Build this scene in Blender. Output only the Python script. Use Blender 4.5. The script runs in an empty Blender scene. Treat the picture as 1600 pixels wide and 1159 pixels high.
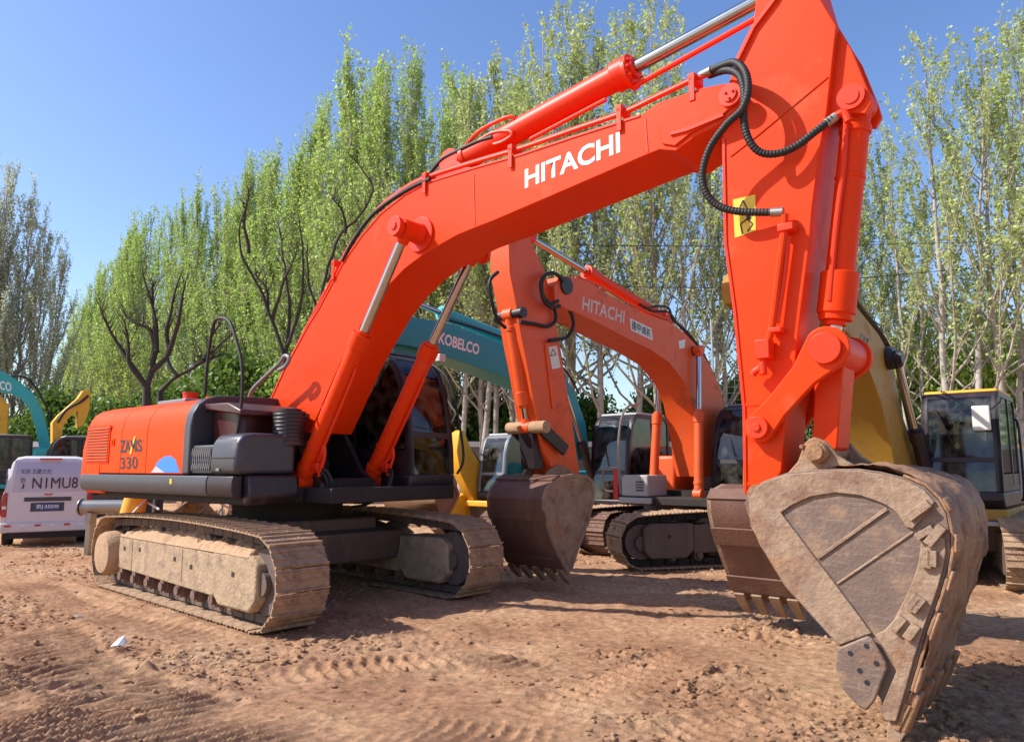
import bpy, bmesh, math, random
import numpy as np
from mathutils import Vector, Matrix, noise as mn

R = math.radians
random.seed(7)
RNG = np.random.default_rng(7)
scene = bpy.context.scene
col = scene.collection

# ------------------------------------------------------------------ camera
CAM_F, CAM_PITCH, CAM_H = 1140.0, 0.130, 1.65       # focal length in photo pixels, upward pitch, eye height
cam_d = bpy.data.cameras.new("camera")
cam = bpy.data.objects.new("camera", cam_d)
col.objects.link(cam)
cam.location = (0, 0, CAM_H)
cam.rotation_euler = (math.pi / 2 + CAM_PITCH, 0, 0)
cam_d.sensor_fit = 'HORIZONTAL'
cam_d.sensor_width = 36.0
cam_d.lens = CAM_F / 1600.0 * 36.0
cam_d.clip_end = 3000
scene.camera = cam

# ------------------------------------------------------------------ sky, sun, exposure
SUN_DIR = Vector((-1.4, -0.10, 1.30)).normalized()   # towards the sun
SUN_EL = math.asin(SUN_DIR.z)
SUN_AZ = math.atan2(SUN_DIR.x, SUN_DIR.y)
world = bpy.data.worlds.new("World")
scene.world = world
world.use_nodes = True
wn = world.node_tree
bg = wn.nodes["Background"]
sky = wn.nodes.new("ShaderNodeTexSky")
sky.sky_type = 'NISHITA'
sky.sun_disc = False
sky.sun_elevation = SUN_EL
sky.sun_rotation = SUN_AZ
sky.air_density = 1.2
sky.dust_density = 0.9
sky.ozone_density = 3.0
hs = wn.nodes.new('ShaderNodeHueSaturation'); hs.inputs['Saturation'].default_value = 1.14; hs.inputs['Hue'].default_value = .512
wn.links.new(sky.outputs[0], hs.inputs['Color']); wn.links.new(hs.outputs[0], bg.inputs[0])
bg.inputs[1].default_value = 0.15
sun_d = bpy.data.lights.new("sun", 'SUN')
sun_d.energy = 5.0
sun_d.angle = R(0.5)
sun_d.color = (1.0, 0.95, 0.87)
sun = bpy.data.objects.new("sun", sun_d)
col.objects.link(sun)
sun.rotation_euler = SUN_DIR.to_track_quat('Z', 'Y').to_euler()
scene.view_settings.view_transform = 'Standard'
scene.view_settings.look = 'None'
scene.view_settings.gamma = 1
scene.view_settings.exposure = 0.50
try:
    scene.view_settings.use_curve_mapping = False
except Exception:
    pass

# ------------------------------------------------------------------ helpers: measuring
def ray(u, v):
    x = (u - 800) / CAM_F; y = -(v - 579.5) / CAM_F
    c, s = math.cos(CAM_PITCH), math.sin(CAM_PITCH)
    return (x, c - s * y, s + c * y)

def on(fr, u, v, Y):
    """point of a machine's own frame (x forward, y left, z up) at its lateral plane Y, measured in the photograph"""
    cx, cy, a = fr[0], fr[1], fr[2]
    nx, ny = -math.sin(a), math.cos(a)
    r = ray(u, v)
    t = (cx * nx + cy * ny + Y) / (r[0] * nx + r[1] * ny)
    dx, dy = r[0] * t - cx, r[1] * t - cy
    return Vector((dx * math.cos(a) + dy * math.sin(a), Y, r[2] * t + CAM_H))

def xz(fr, pts, Y):
    return [(p.x, p.z) for p in (on(fr, u, v, Y) for u, v in pts)]

def at_depth(u, v, d):
    r = ray(u, v); t = d / r[1]
    return Vector((r[0] * t, d, r[2] * t + CAM_H))

# ------------------------------------------------------------------ helpers: objects
def tag(o, label=None, cat=None, group=None, kind=None):
    if label: o['label'] = label
    if cat: o['category'] = cat
    if group: o['group'] = group
    if kind: o['kind'] = kind
    return o

def empty(name, loc, rz, label, cat, group=None):
    o = bpy.data.objects.new(name, None)
    col.objects.link(o)
    o.location = loc; o.rotation_euler = (0, 0, rz)
    o.empty_display_size = .3
    return tag(o, label, cat, group)

class MB:
    """collects shapes for ONE mesh object"""
    def __init__(s): s.v = []; s.f = []
    def add(s, vs, fs):
        n = len(s.v); s.v += [tuple(p) for p in vs]; s.f += [tuple(i + n for i in f) for f in fs]; return s
    def box(s, x0, x1, y0, y1, z0, z1):
        return s.add([(x0,y0,z0),(x1,y0,z0),(x1,y1,z0),(x0,y1,z0),(x0,y0,z1),(x1,y0,z1),(x1,y1,z1),(x0,y1,z1)],
                     [(0,3,2,1),(4,5,6,7),(0,1,5,4),(1,2,6,5),(2,3,7,6),(3,0,4,7)])
    def prism(s, poly, y0, y1):
        n = len(poly)
        vs = [(x, y0, z) for x, z in poly] + [(x, y1, z) for x, z in poly]
        fs = [tuple(range(n)), tuple(range(2*n-1, n-1, -1))] + [(i, i+n, (i+1) % n + n, (i+1) % n) for i in range(n)]
        return s.add(vs, fs)
    def prism_x(s, poly, x0, x1):
        n = len(poly)
        vs = [(x0, y, z) for y, z in poly] + [(x1, y, z) for y, z in poly]
        fs = [tuple(range(n)), tuple(range(2*n-1, n-1, -1))] + [(i, i+n, (i+1) % n + n, (i+1) % n) for i in range(n)]
        return s.add(vs, fs)
    def ribbon(s, path, y0, y1, th):
        """plate of thickness th following an open XZ path; th to the left of travel"""
        P = [Vector(p) for p in path]; n = len(P); off = []
        for i in range(n):
            a = P[max(i-1, 0)]; b = P[min(i+1, n-1)]; d = (b - a).normalized()
            off.append(P[i] + Vector((-d.y, d.x)) * th)
        vs = []
        for i in range(n):
            vs += [(P[i].x, y0, P[i].y), (P[i].x, y1, P[i].y), (off[i].x, y1, off[i].y), (off[i].x, y0, off[i].y)]
        fs = [(0,1,2,3), (4*n-1, 4*n-2, 4*n-3, 4*n-4)]
        for i in range(n-1):
            a = 4*i; b = a + 4
            for k in range(4): fs.append((a+k, b+k, b+(k+1) % 4, a+(k+1) % 4))
        return s.add(vs, fs)
    def cyl(s, a, b, r, r2=None, n=20, cap=True):
        a = Vector(a); b = Vector(b); r2 = r if r2 is None else r2
        d = (b - a).normalized(); u = d.orthogonal().normalized(); w = d.cross(u)
        vs = []
        for p, q in ((a, r), (b, r2)):
            for i in range(n):
                t = 2*math.pi*i/n; vs.append(p + (u*math.cos(t) + w*math.sin(t))*q)
        fs = [(i, (i+1) % n, (i+1) % n + n, i+n) for i in range(n)]
        if cap: fs += [tuple(range(n-1, -1, -1)), tuple(range(n, 2*n))]
        return s.add(vs, fs)
    def tube(s, pts, r, n=8, smooth=0, taper=None):
        P = [Vector(p) for p in pts]
        if smooth: P = catmull(P, smooth)
        m = len(P); vs = []; fs = []
        d = (P[1]-P[0]).normalized(); u = d.orthogonal().normalized()
        for i in range(m):
            dd = (P[min(i+1, m-1)] - P[max(i-1, 0)]).normalized()
            u = (u - dd*u.dot(dd)).normalized(); w = dd.cross(u)
            rr = r if taper is None else r + (taper - r)*i/(m-1)
            for k in range(n):
                t = 2*math.pi*k/n; vs.append(P[i] + (u*math.cos(t) + w*math.sin(t))*rr)
        for i in range(m-1):
            for k in range(n):
                a = i*n+k; b = i*n+(k+1) % n; fs.append((a, b, b+n, a+n))
        fs += [tuple(range(n-1, -1, -1)), tuple(range((m-1)*n, m*n))]
        return s.add(vs, fs)
    def loft(s, rings, cap=True):
        n = len(rings[0]); vs = [p for r_ in rings for p in r_]; fs = []
        for i in range(len(rings)-1):
            for k in range(n):
                a = i*n+k; b = i*n+(k+1) % n; fs.append((a, b, b+n, a+n))
        if cap: fs += [tuple(range(n-1, -1, -1)), tuple(range((len(rings)-1)*n, len(rings)*n))]
        return s.add(vs, fs)
    def mesh(s, name, mat, smooth=None):
        me = bpy.data.meshes.new(name)
        me.from_pydata(s.v, [], s.f)
        bm = bmesh.new(); bm.from_mesh(me)
        bmesh.ops.recalc_face_normals(bm, faces=bm.faces)
        if smooth is not None:
            for f in bm.faces: f.smooth = True
            for e in bm.edges:
                if len(e.link_faces) == 2 and e.calc_face_angle(0) > R(smooth): e.smooth = False
        bm.to_mesh(me); bm.free()
        me.materials.append(mat)
        return me
    def build(s, name, mat, parent=None, bevel=0, smooth=35, label=None, loc=None, rz=None):
        o = bpy.data.objects.new(name, s.mesh(name, mat, smooth))
        col.objects.link(o)
        if parent: o.parent = parent
        if loc: o.location = loc
        if rz: o.rotation_euler = (0, 0, rz)
        if bevel:
            m = o.modifiers.new('bevel', 'BEVEL'); m.width = bevel; m.segments = 3
            m.limit_method = 'ANGLE'; m.angle_limit = R(40); m.harden_normals = False
        if label: o['label'] = label
        return o

def catmull(P, k):
    out = []; n = len(P)
    for i in range(n-1):
        p0, p1, p2, p3 = P[max(i-1, 0)], P[i], P[i+1], P[min(i+2, n-1)]
        for j in range(k):
            t = j/k
            out.append(.5*((2*p1) + (p2-p0)*t + (2*p0-5*p1+4*p2-p3)*t*t + (3*p1-p0-3*p2+p3)*t*t*t))
    out.append(P[-1]); return out

def inst(me, name, parent, loc=(0,0,0), rot=(0,0,0), scale=None):
    o = bpy.data.objects.new(name, me); col.objects.link(o)
    o.parent = parent; o.location = loc; o.rotation_euler = rot
    if scale: o.scale = scale
    return o

# ------------------------------------------------------------------ helpers: materials
def lin(c):
    return tuple(((x/255)/12.92 if x/255 <= .04045 else ((x/255+.055)/1.055)**2.4) for x in c) + (1,)

def mat(name, c, rough=.5, metal=0, var=.12, vscale=3, dirt=None, damt=.3, dscale=2.5, bump=0, bscale=40, coat=0, spec=.5, scratch=0, streak=False):
    """principled with colour variation, patchy dirt and fine relief, all in object space"""
    m = bpy.data.materials.new(name); m.use_nodes = True
    nt = m.node_tree; N = nt.nodes; L = nt.links
    b = N['Principled BSDF']
    tc = N.new('ShaderNodeTexCoord')
    n1 = N.new('ShaderNodeTexNoise'); n1.inputs['Scale'].default_value = vscale; n1.inputs['Detail'].default_value = 6
    vec = tc.outputs['Object']
    if streak:
        mp = N.new('ShaderNodeMapping'); mp.inputs['Scale'].default_value = (1, 1, .12)
        L.new(vec, mp.inputs[0]); vec = mp.outputs[0]
    L.new(vec, n1.inputs['Vector'])
    mx = N.new('ShaderNodeMix'); mx.data_type = 'RGBA'
    mx.inputs[6].default_value = tuple(x*(1-var) for x in c[:3]) + (1,)
    mx.inputs[7].default_value = tuple(min(1, x*(1+var)) for x in c[:3]) + (1,)
    L.new(n1.outputs[0], mx.inputs[0])
    out = mx.outputs[2]
    if scratch:
        for (rot, th) in (((.3, .7, .2), .60), ((1.1, -.5, .9), .62)):
            mp2 = N.new('ShaderNodeMapping'); mp2.inputs['Rotation'].default_value = rot; mp2.inputs['Scale'].default_value = (2.0, 2.0, 22)
            L.new(tc.outputs['Object'], mp2.inputs[0])
            ns = N.new('ShaderNodeTexNoise'); ns.inputs['Scale'].default_value = 2.2; ns.inputs['Detail'].default_value = 4; L.new(mp2.outputs[0], ns.inputs['Vector'])
            ms_ = N.new('ShaderNodeMapRange'); ms_.inputs[1].default_value = th; ms_.inputs[2].default_value = th+.05; ms_.inputs[4].default_value = scratch
            L.new(ns.outputs[0], ms_.inputs[0])
            mq = N.new('ShaderNodeMix'); mq.data_type = 'RGBA'; mq.inputs[7].default_value = tuple(min(1, x*1.7+.05) for x in c[:3])+(1,)
            L.new(ms_.outputs[0], mq.inputs[0]); L.new(out, mq.inputs[6]); out = mq.outputs[2]
        nb = N.new('ShaderNodeTexNoise'); nb.inputs['Scale'].default_value = 1.6; nb.inputs['Detail'].default_value = 7; nb.inputs['Roughness'].default_value = .7
        L.new(tc.outputs['Object'], nb.inputs['Vector'])
        mb2 = N.new('ShaderNodeMapRange'); mb2.inputs[1].default_value = .52; mb2.inputs[2].default_value = .66; mb2.inputs[4].default_value = .75; L.new(nb.outputs[0], mb2.inputs[0])
        mr2 = N.new('ShaderNodeMix'); mr2.data_type = 'RGBA'; mr2.inputs[7].default_value = (.30, .125, .045, 1)
        L.new(mb2.outputs[0], mr2.inputs[0]); L.new(out, mr2.inputs[6]); out = mr2.outputs[2]
    if dirt:
        n2 = N.new('ShaderNodeTexNoise'); n2.inputs['Scale'].default_value = dscale; n2.inputs['Detail'].default_value = 9
        n2.inputs['Roughness'].default_value = .68
        L.new(vec, n2.inputs['Vector'])
        cr = N.new('ShaderNodeMapRange'); cr.inputs[1].default_value = .62 - .3*damt; cr.inputs[2].default_value = .74 - .12*damt
        cr.inputs[4].default_value = min(1, .35 + damt)
        L.new(n2.outputs[0], cr.inputs[0])
        m2 = N.new('ShaderNodeMix'); m2.data_type = 'RGBA'; m2.inputs[7].default_value = dirt
        L.new(cr.outputs[0], m2.inputs[0]); L.new(out, m2.inputs[6]); out = m2.outputs[2]
        rr = N.new('ShaderNodeMapRange'); rr.inputs[3].default_value = rough; rr.inputs[4].default_value = .9
        L.new(cr.outputs[0], rr.inputs[0]); L.new(rr.outputs[0], b.inputs['Roughness'])
    else:
        rr = N.new('ShaderNodeMapRange'); rr.inputs[3].default_value = max(.05, rough-.1); rr.inputs[4].default_value = min(1, rough+.1)
        L.new(n1.outputs[0], rr.inputs[0]); L.new(rr.outputs[0], b.inputs['Roughness'])
    L.new(out, b.inputs['Base Color'])
    b.inputs['Metallic'].default_value = metal
    b.inputs['Specular IOR Level'].default_value = spec
    b.inputs['Coat Weight'].default_value = coat
    b.inputs['Coat Roughness'].default_value = .15
    if bump:
        n3 = N.new('ShaderNodeTexNoise'); n3.inputs['Scale'].default_value = bscale; n3.inputs['Detail'].default_value = 8
        L.new(tc.outputs['Object'], n3.inputs['Vector'])
        bp = N.new('ShaderNodeBump'); bp.inputs['Strength'].default_value = bump; bp.inputs['Distance'].default_value = .02
        L.new(n3.outputs[0], bp.inputs['Height']); L.new(bp.outputs[0], b.inputs['Normal'])
    return m

def glass_mat(name, tint, rough=.03):
    m = bpy.data.materials.new(name); m.use_nodes = True
    nt = m.node_tree; N = nt.nodes; L = nt.links
    for n in list(N): N.remove(n)
    o = N.new('ShaderNodeOutputMaterial'); mix = N.new('ShaderNodeMixShader')
    tr = N.new('ShaderNodeBsdfTransparent'); tr.inputs[0].default_value = tint
    gl = N.new('ShaderNodeBsdfGlossy'); gl.inputs['Roughness'].default_value = rough; gl.inputs[0].default_value = (.9, .95, 1, 1)
    fr = N.new('ShaderNodeFresnel'); fr.inputs[0].default_value = 1.5
    tc = N.new('ShaderNodeTexCoord'); nz = N.new('ShaderNodeTexNoise'); nz.inputs['Scale'].default_value = 6; nz.inputs['Detail'].default_value = 5
    L.new(tc.outputs['Object'], nz.inputs['Vector'])
    df = N.new('ShaderNodeBsdfDiffuse'); df.inputs[0].default_value = (.28, .25, .21, 1)
    mr = N.new('ShaderNodeMapRange'); mr.inputs[1].default_value = .4; mr.inputs[2].default_value = .8; mr.inputs[4].default_value = .3
    L.new(nz.outputs[0], mr.inputs[0])
    m2 = N.new('ShaderNodeMixShader'); L.new(mr.outputs[0], m2.inputs[0])
    L.new(tr.outputs[0], m2.inputs[1]); L.new(df.outputs[0], m2.inputs[2])
    L.new(fr.outputs[0], mix.inputs[0]); L.new(m2.outputs[0], mix.inputs[1]); L.new(gl.outputs[0], mix.inputs[2])
    L.new(mix.outputs[0], o.inputs[0])
    return m

DUST = (.36, .23, .145, 1)
M = {}
M['orange'] = mat('orange_paint', (.76, .046, .004), .45, var=.12, vscale=1.3, dirt=(.52, .13, .06, 1), damt=.17, dscale=1.6, bump=.03, bscale=5, spec=.14)
M['orange_red'] = mat('red_orange_paint', (.78, .036, .005), .45, var=.05, dirt=(.45, .11, .05, 1), damt=.04, dscale=1.8, bump=.03, bscale=5, spec=.3)
M['old_orange'] = mat('faded_orange_paint', (.72, .090, .012), .5, var=.15, dirt=(.16, .06, .035, 1), damt=.22, dscale=3, bump=.05, bscale=12)
M['teal'] = mat('teal_paint', (.008, .29, .33), .5, var=.14, dirt=(.10, .13, .11, 1), damt=.2, dscale=3, bump=.04, bscale=12)
M['teal_light'] = mat('light_teal_paint', (.03, .36, .37), .5, var=.14, dirt=(.12, .13, .11, 1), damt=.2, dscale=3)
M['yellow'] = mat('yellow_paint', (.72, .36, .02), .5, var=.12, dirt=(.22, .13, .05, 1), damt=.2, dscale=3, bump=.04, bscale=12)
M['dull_yellow'] = mat('dull_yellow_paint', (.36, .19, .02), .55, var=.15, dirt=(.16, .10, .05, 1), damt=.32, dscale=3, bump=.05, bscale=12)
M['charcoal'] = mat('charcoal_paint', (.045, .045, .055), .42, var=.2, dirt=(.14, .10, .08, 1), damt=.15, dscale=2.5, bump=.04, bscale=15)
M['dark'] = mat('black_maroon_paint', (.022, .014, .018), .45, var=.3, dirt=(.09, .05, .04, 1), damt=.22, dscale=3, bump=.05, bscale=15)
M['maroon'] = mat('maroon_panel', (.06, .010, .012), .35, var=.4, dirt=(.04, .03, .03, 1), damt=.3, dscale=3)
M['grey'] = mat('grey_paint', (.18, .18, .19), .5, var=.15, dirt=DUST, damt=.12)
M['light_grey'] = mat('light_grey_paint', (.36, .36, .36), .55, var=.15, dirt=DUST, damt=.16, bump=.05)
M['black'] = mat('black_rubber', (.012, .012, .013), .6, var=.3, dirt=(.10, .08, .06, 1), damt=.08, bump=.15, bscale=90)
M['chrome'] = mat('chrome_rod', (.42, .42, .43), .14, metal=1, var=.05)
M['steel'] = mat('worn_steel', (.32, .30, .28), .4, metal=.8, var=.3, dirt=DUST, damt=.25)
M['hood_orange'] = mat('hood_orange_paint', (.84, .060, .001), .5, var=.08, dirt=(.60, .14, .05, 1), damt=.12, dscale=2, bump=.02, bscale=4, spec=.12)
M['mud'] = mat('dry_mud_coat', (.42, .27, .165), .92, var=.22, vscale=9, dirt=(.22, .13, .08, 1), damt=.3, dscale=5, bump=.7, bscale=38, spec=.2)
M['shoe'] = mat('muddy_steel_shoe', (.40, .26, .16), .88, var=.45, vscale=9, dirt=(.12, .08, .06, 1), damt=.52, dscale=6, bump=.6, bscale=45, spec=.25)
M['shoe_dark'] = mat('dark_muddy_shoe', (.20, .12, .09), .85, var=.3, vscale=7, dirt=(.08, .05, .04, 1), damt=.45, dscale=6, bump=.5, bscale=45, spec=.25)
M['frame_mud'] = mat('track_frame_dusty', (.38, .27, .17), .85, var=.4, vscale=5, dirt=(.15, .11, .085, 1), damt=.42, dscale=5.5, bump=.7, bscale=24, spec=.3)
M['frame_dark'] = mat('track_frame_dark', (.11, .075, .065), .75, var=.4, vscale=4, dirt=(.25, .16, .11, 1), damt=.3, dscale=3, bump=.3, bscale=30, streak=True)
M['under'] = mat('undercarriage_dark', (.022, .014, .012), .8, var=.4, dirt=(.06, .04, .03, 1), damt=.2)
M['bucket'] = mat('worn_bucket_steel', (.31, .21, .14), .75, scratch=.13, var=.3, vscale=6, dirt=(.17, .085, .055, 1), damt=.5, dscale=5, bump=.5, bscale=35, spec=.35)
M['bucket_panel'] = mat('bucket_side_panel', (.17, .115, .09), .55, scratch=.25, var=.35, vscale=5, dirt=(.36, .225, .12, 1), damt=.42, dscale=5, bump=.3, bscale=50, spec=.35)
M['bucket_rust'] = mat('bucket_rusty_edge', (.32, .17, .085), .75, var=.35, vscale=9, dirt=(.12, .06, .045, 1), damt=.5, dscale=7, bump=.6, bscale=40, spec=.3)
M['bucket_dark'] = mat('dark_bucket_steel', (.13, .060, .040), .65, var=.35, vscale=5, dirt=(.22, .14, .10, 1), damt=.3, dscale=3, bump=.3, bscale=35, streak=True)
M['bucket_worn'] = mat('worn_shell_steel', (.28, .155, .085), .65, scratch=.2, var=.4, vscale=5, dirt=(.10, .055, .04, 1), damt=.5, dscale=4, bump=.8, bscale=14, spec=.35)
M['bucket_tan'] = mat('tan_bucket', (.40, .22, .12), .75, var=.25, vscale=6, dirt=(.2, .1, .06, 1), damt=.3, dscale=4, bump=.3)
M['white_txt'] = mat('white_lettering', (.80, .79, .76), .5, var=.04)
M['faded_txt'] = mat('faded_lettering', (.62, .50, .44), .6, var=.1)
M['black_txt'] = mat('black_lettering', (.02, .02, .025), .5, var=.1)
M['decal_yellow'] = mat('yellow_decal', (.80, .50, .03), .5, var=.06)
M['decal_white'] = mat('white_decal', (.70, .68, .62), .5, var=.08)
M['decal_blue'] = mat('blue_decal', (.03, .22, .75), .4, var=.1)
M['decal_grey'] = mat('pale_grey_decal', (.50, .48, .50), .45, var=.1)
M['van'] = mat('dusty_white_van', (.62, .57, .58), .4, var=.05, dirt=(.50, .40, .34, 1), damt=.25, dscale=2, coat=.2)
M['van_glass'] = mat('dusty_van_glass', (.48, .44, .50), .3, var=.06, dirt=(.5, .42, .4, 1), damt=.15)
M['red_lens'] = mat('red_lens', (.38, .012, .02), .2, var=.2, coat=.5)
M['reflector_red'] = mat('red_reflector', (.5, .02, .03), .4)
M['plate_blue'] = mat('blue_number_plate', (.03, .06, .22), .4)
M['glass'] = glass_mat('cab_glass', (.22, .30, .27, 1))
M['glass_dusty'] = glass_mat('pale_cab_glass', (.30, .36, .40, 1), .06)
M['seat'] = mat('cab_seat_fabric', (.03, .03, .035), .8)
M['bark'] = mat('grey_poplar_bark', (.38, .34, .29), .9, dirt=(.07, .06, .045, 1), damt=.4, dscale=3, var=.4, vscale=8, bump=.5, bscale=20)
M['bark_dark'] = mat('dark_bark', (.045, .033, .026), .9, var=.35, vscale=8, bump=.5, bscale=20)
M['wall'] = mat('site_wall_render', (.20, .16, .14), .9, var=.3, vscale=1.2, dirt=(.08, .06, .05, 1), damt=.4, dscale=1)
M['coping'] = mat('white_coping', (.62, .61, .60), .7, var=.15, vscale=1)
M['wire'] = mat('galvanised_wire', (.40, .42, .42), .5, metal=.6)
M['paper'] = mat('white_litter', (.8, .8, .8), .6, var=.05)
M['stone'] = mat('grey_stone', (.25, .22, .20), .9, bump=.4)

def leaf_mat(name, c1, c2):
    m = bpy.data.materials.new(name); m.use_nodes = True
    nt = m.node_tree; N = nt.nodes; L = nt.links
    for n in list(N): N.remove(n)
    o = N.new('ShaderNodeOutputMaterial')
    g = N.new('ShaderNodeNewGeometry'); mx = N.new('ShaderNodeMix'); mx.data_type = 'RGBA'
    mx.inputs[6].default_value = c1; mx.inputs[7].default_value = c2
    L.new(g.outputs['Random Per Island'], mx.inputs[0])
    d = N.new('ShaderNodeBsdfDiffuse'); t = N.new('ShaderNodeBsdfTranslucent'); gl = N.new('ShaderNodeBsdfGlossy')
    gl.inputs['Roughness'].default_value = .45; gl.inputs[0].default_value = (.7, .75, .7, 1)
    L.new(mx.outputs[2], d.inputs[0]); L.new(mx.outputs[2], t.inputs[0])
    a = N.new('ShaderNodeMixShader'); a.inputs[0].default_value = .5
    L.new(d.outputs[0], a.inputs[1]); L.new(t.outputs[0], a.inputs[2])
    b = N.new('ShaderNodeMixShader'); b.inputs[0].default_value = .03
    L.new(a.outputs[0], b.inputs[1]); L.new(gl.outputs[0], b.inputs[2]); L.new(b.outputs[0], o.inputs[0])
    return m
M['leaf_fresh'] = leaf_mat('fresh_poplar_leaf', (.27, .43, .06, 1), (.56, .70, .20, 1))
M['leaf_mid'] = leaf_mat('poplar_leaf', (.30, .42, .10, 1), (.62, .68, .28, 1))
M['leaf_pale'] = leaf_mat('pale_grey_leaf', (.42, .48, .28, 1), (.72, .74, .56, 1))
M['leaf_dark'] = leaf_mat('shrub_leaf', (.06, .12, .018, 1), (.19, .28, .05, 1))

# ------------------------------------------------------------------ ground
FLAT = []   # footprints pressed flat: (x, y, yaw, half length, half width)
MAINF = (-3.0355, 10.0696, -.6924)
YT = -.7423
H2F = (3.6, 13.75, R(-134))
H2T = R(-152)
Y3F = (6.65, 12.2, R(-131))
KBF = (2.15, 16.2, R(-132))

def vnoise(X, Y, s, seed):
    """smooth value noise on arrays"""
    r = np.random.default_rng(seed); T = r.random((256, 256))
    x = X/s; y = Y/s; xi = np.floor(x).astype(int); yi = np.floor(y).astype(int)
    fx = x-xi; fy = y-yi; fx = fx*fx*(3-2*fx); fy = fy*fy*(3-2*fy)
    a = T[xi % 256, yi % 256]; b = T[(xi+1) % 256, yi % 256]; c = T[xi % 256, (yi+1) % 256]; d = T[(xi+1) % 256, (yi+1) % 256]
    return (a*(1-fx)+b*fx)*(1-fy)+(c*(1-fx)+d*fx)*fy

# prints of crawler tracks and tyres pressed in the soil: start, end, width, pitch, depth
def gpt(u, v):
    r_ = ray(u, v); t_ = -CAM_H/r_[2]; return (r_[0]*t_, r_[1]*t_)
PRINTS = [(gpt(420, 1230), gpt(-40, 1040), 1.7, .125, .075), (gpt(250, 1090), gpt(20, 985), .7, .16, .06), (gpt(560, 962), gpt(860, 1050), .6, .14, .062), (gpt(760, 1020), gpt(400, 1050), .55, .13, .05),
          (gpt(1120, 1010), gpt(800, 1130), .55, .14, .05), (gpt(1330, 1080), gpt(980, 1160), .5, .12, .032), (gpt(0, 900), gpt(330, 1010), .5, .15, .03),
          (gpt(560, 1130), gpt(900, 1180), .6, .11, .034), (gpt(900, 905), gpt(1150, 925), .5, .17, .03), (gpt(1440, 905), gpt(1700, 960), .55, .17, .03)]

def ground_h(X, Y):
    h = (vnoise(X, Y, 3.1, 1)-.5)*.07 + (vnoise(X, Y, 1.1, 2)-.5)*.05
    rough = np.clip((vnoise(X, Y, 1.3, 5)*.6 + vnoise(X, Y, .45, 6)*.4 - .50)*5, 0, 1)
    n4 = vnoise(X, Y, .11, 8); n5 = vnoise(X, Y, .05, 9)
    h += (vnoise(X, Y, .42, 3)-.5)*.035
    h += rough*(np.abs(n4-.5)*.085 + (n5-.5)*.042) + (1-rough)*((n4-.5)*.018 + (n5-.5)*.012)
    for (a, b, w, p, d) in PRINTS:
        ax, ay = a; bx, by = b; L = math.hypot(bx-ax, by-ay); tx, ty = (bx-ax)/L, (by-ay)/L
        s = (X-ax)*tx+(Y-ay)*ty; q = -(X-ax)*ty+(Y-ay)*tx
        q = q + (vnoise(X, Y, 1.5, 21)-.5)*.3
        m = np.clip((w/2-np.abs(q))/.07, 0, 1)*np.clip(s/.5, 0, 1)*np.clip((L-s)/.5, 0, 1)
        m *= np.clip(vnoise(X, Y, .9, 22)*3-.5, 0, 1)
        ph = s/p + np.abs(q)/w*.9 + (vnoise(X, Y, .5, 23)-.5)*.9
        rid = 1-np.abs((ph % 1)*2-1)
        h = h*(1-m*.75) + m*((rid**2)*d - d*.6)
        e = np.exp(-((np.abs(q)-w/2-.07)/.07)**2)*np.clip(s/.5, 0, 1)*np.clip((L-s)/.5, 0, 1)
        h += e*.035*vnoise(X, Y, .16, 24)
    for (fx, fy, ya, hl, hw) in FLAT:
        s = (X-fx)*math.cos(ya)+(Y-fy)*math.sin(ya); q = -(X-fx)*math.sin(ya)+(Y-fy)*math.cos(ya)
        m = np.clip((hl+.15-np.abs(s))/.15, 0, 1)*np.clip((hw+.12-np.abs(q))/.12, 0, 1)
        h = h*(1-m) - .005*m
        rim = np.exp(-((np.abs(q)-hw-.14)/.08)**2)*np.clip((hl+.2-np.abs(s))/.2, 0, 1)
        h += rim*.04*vnoise(X, Y, .12, 31)
    return h

for fr, ya, hy in ((MAINF, YT, 1.295), (H2F, H2T, 1.1), (Y3F, R(-136), 1.15), (KBF, R(-120), 1.0)):
    for s in (-1, 1):
        FLAT.append((fr[0]-s*hy*math.sin(ya), fr[1]+s*hy*math.cos(ya), ya, 2.1, .3))

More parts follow.
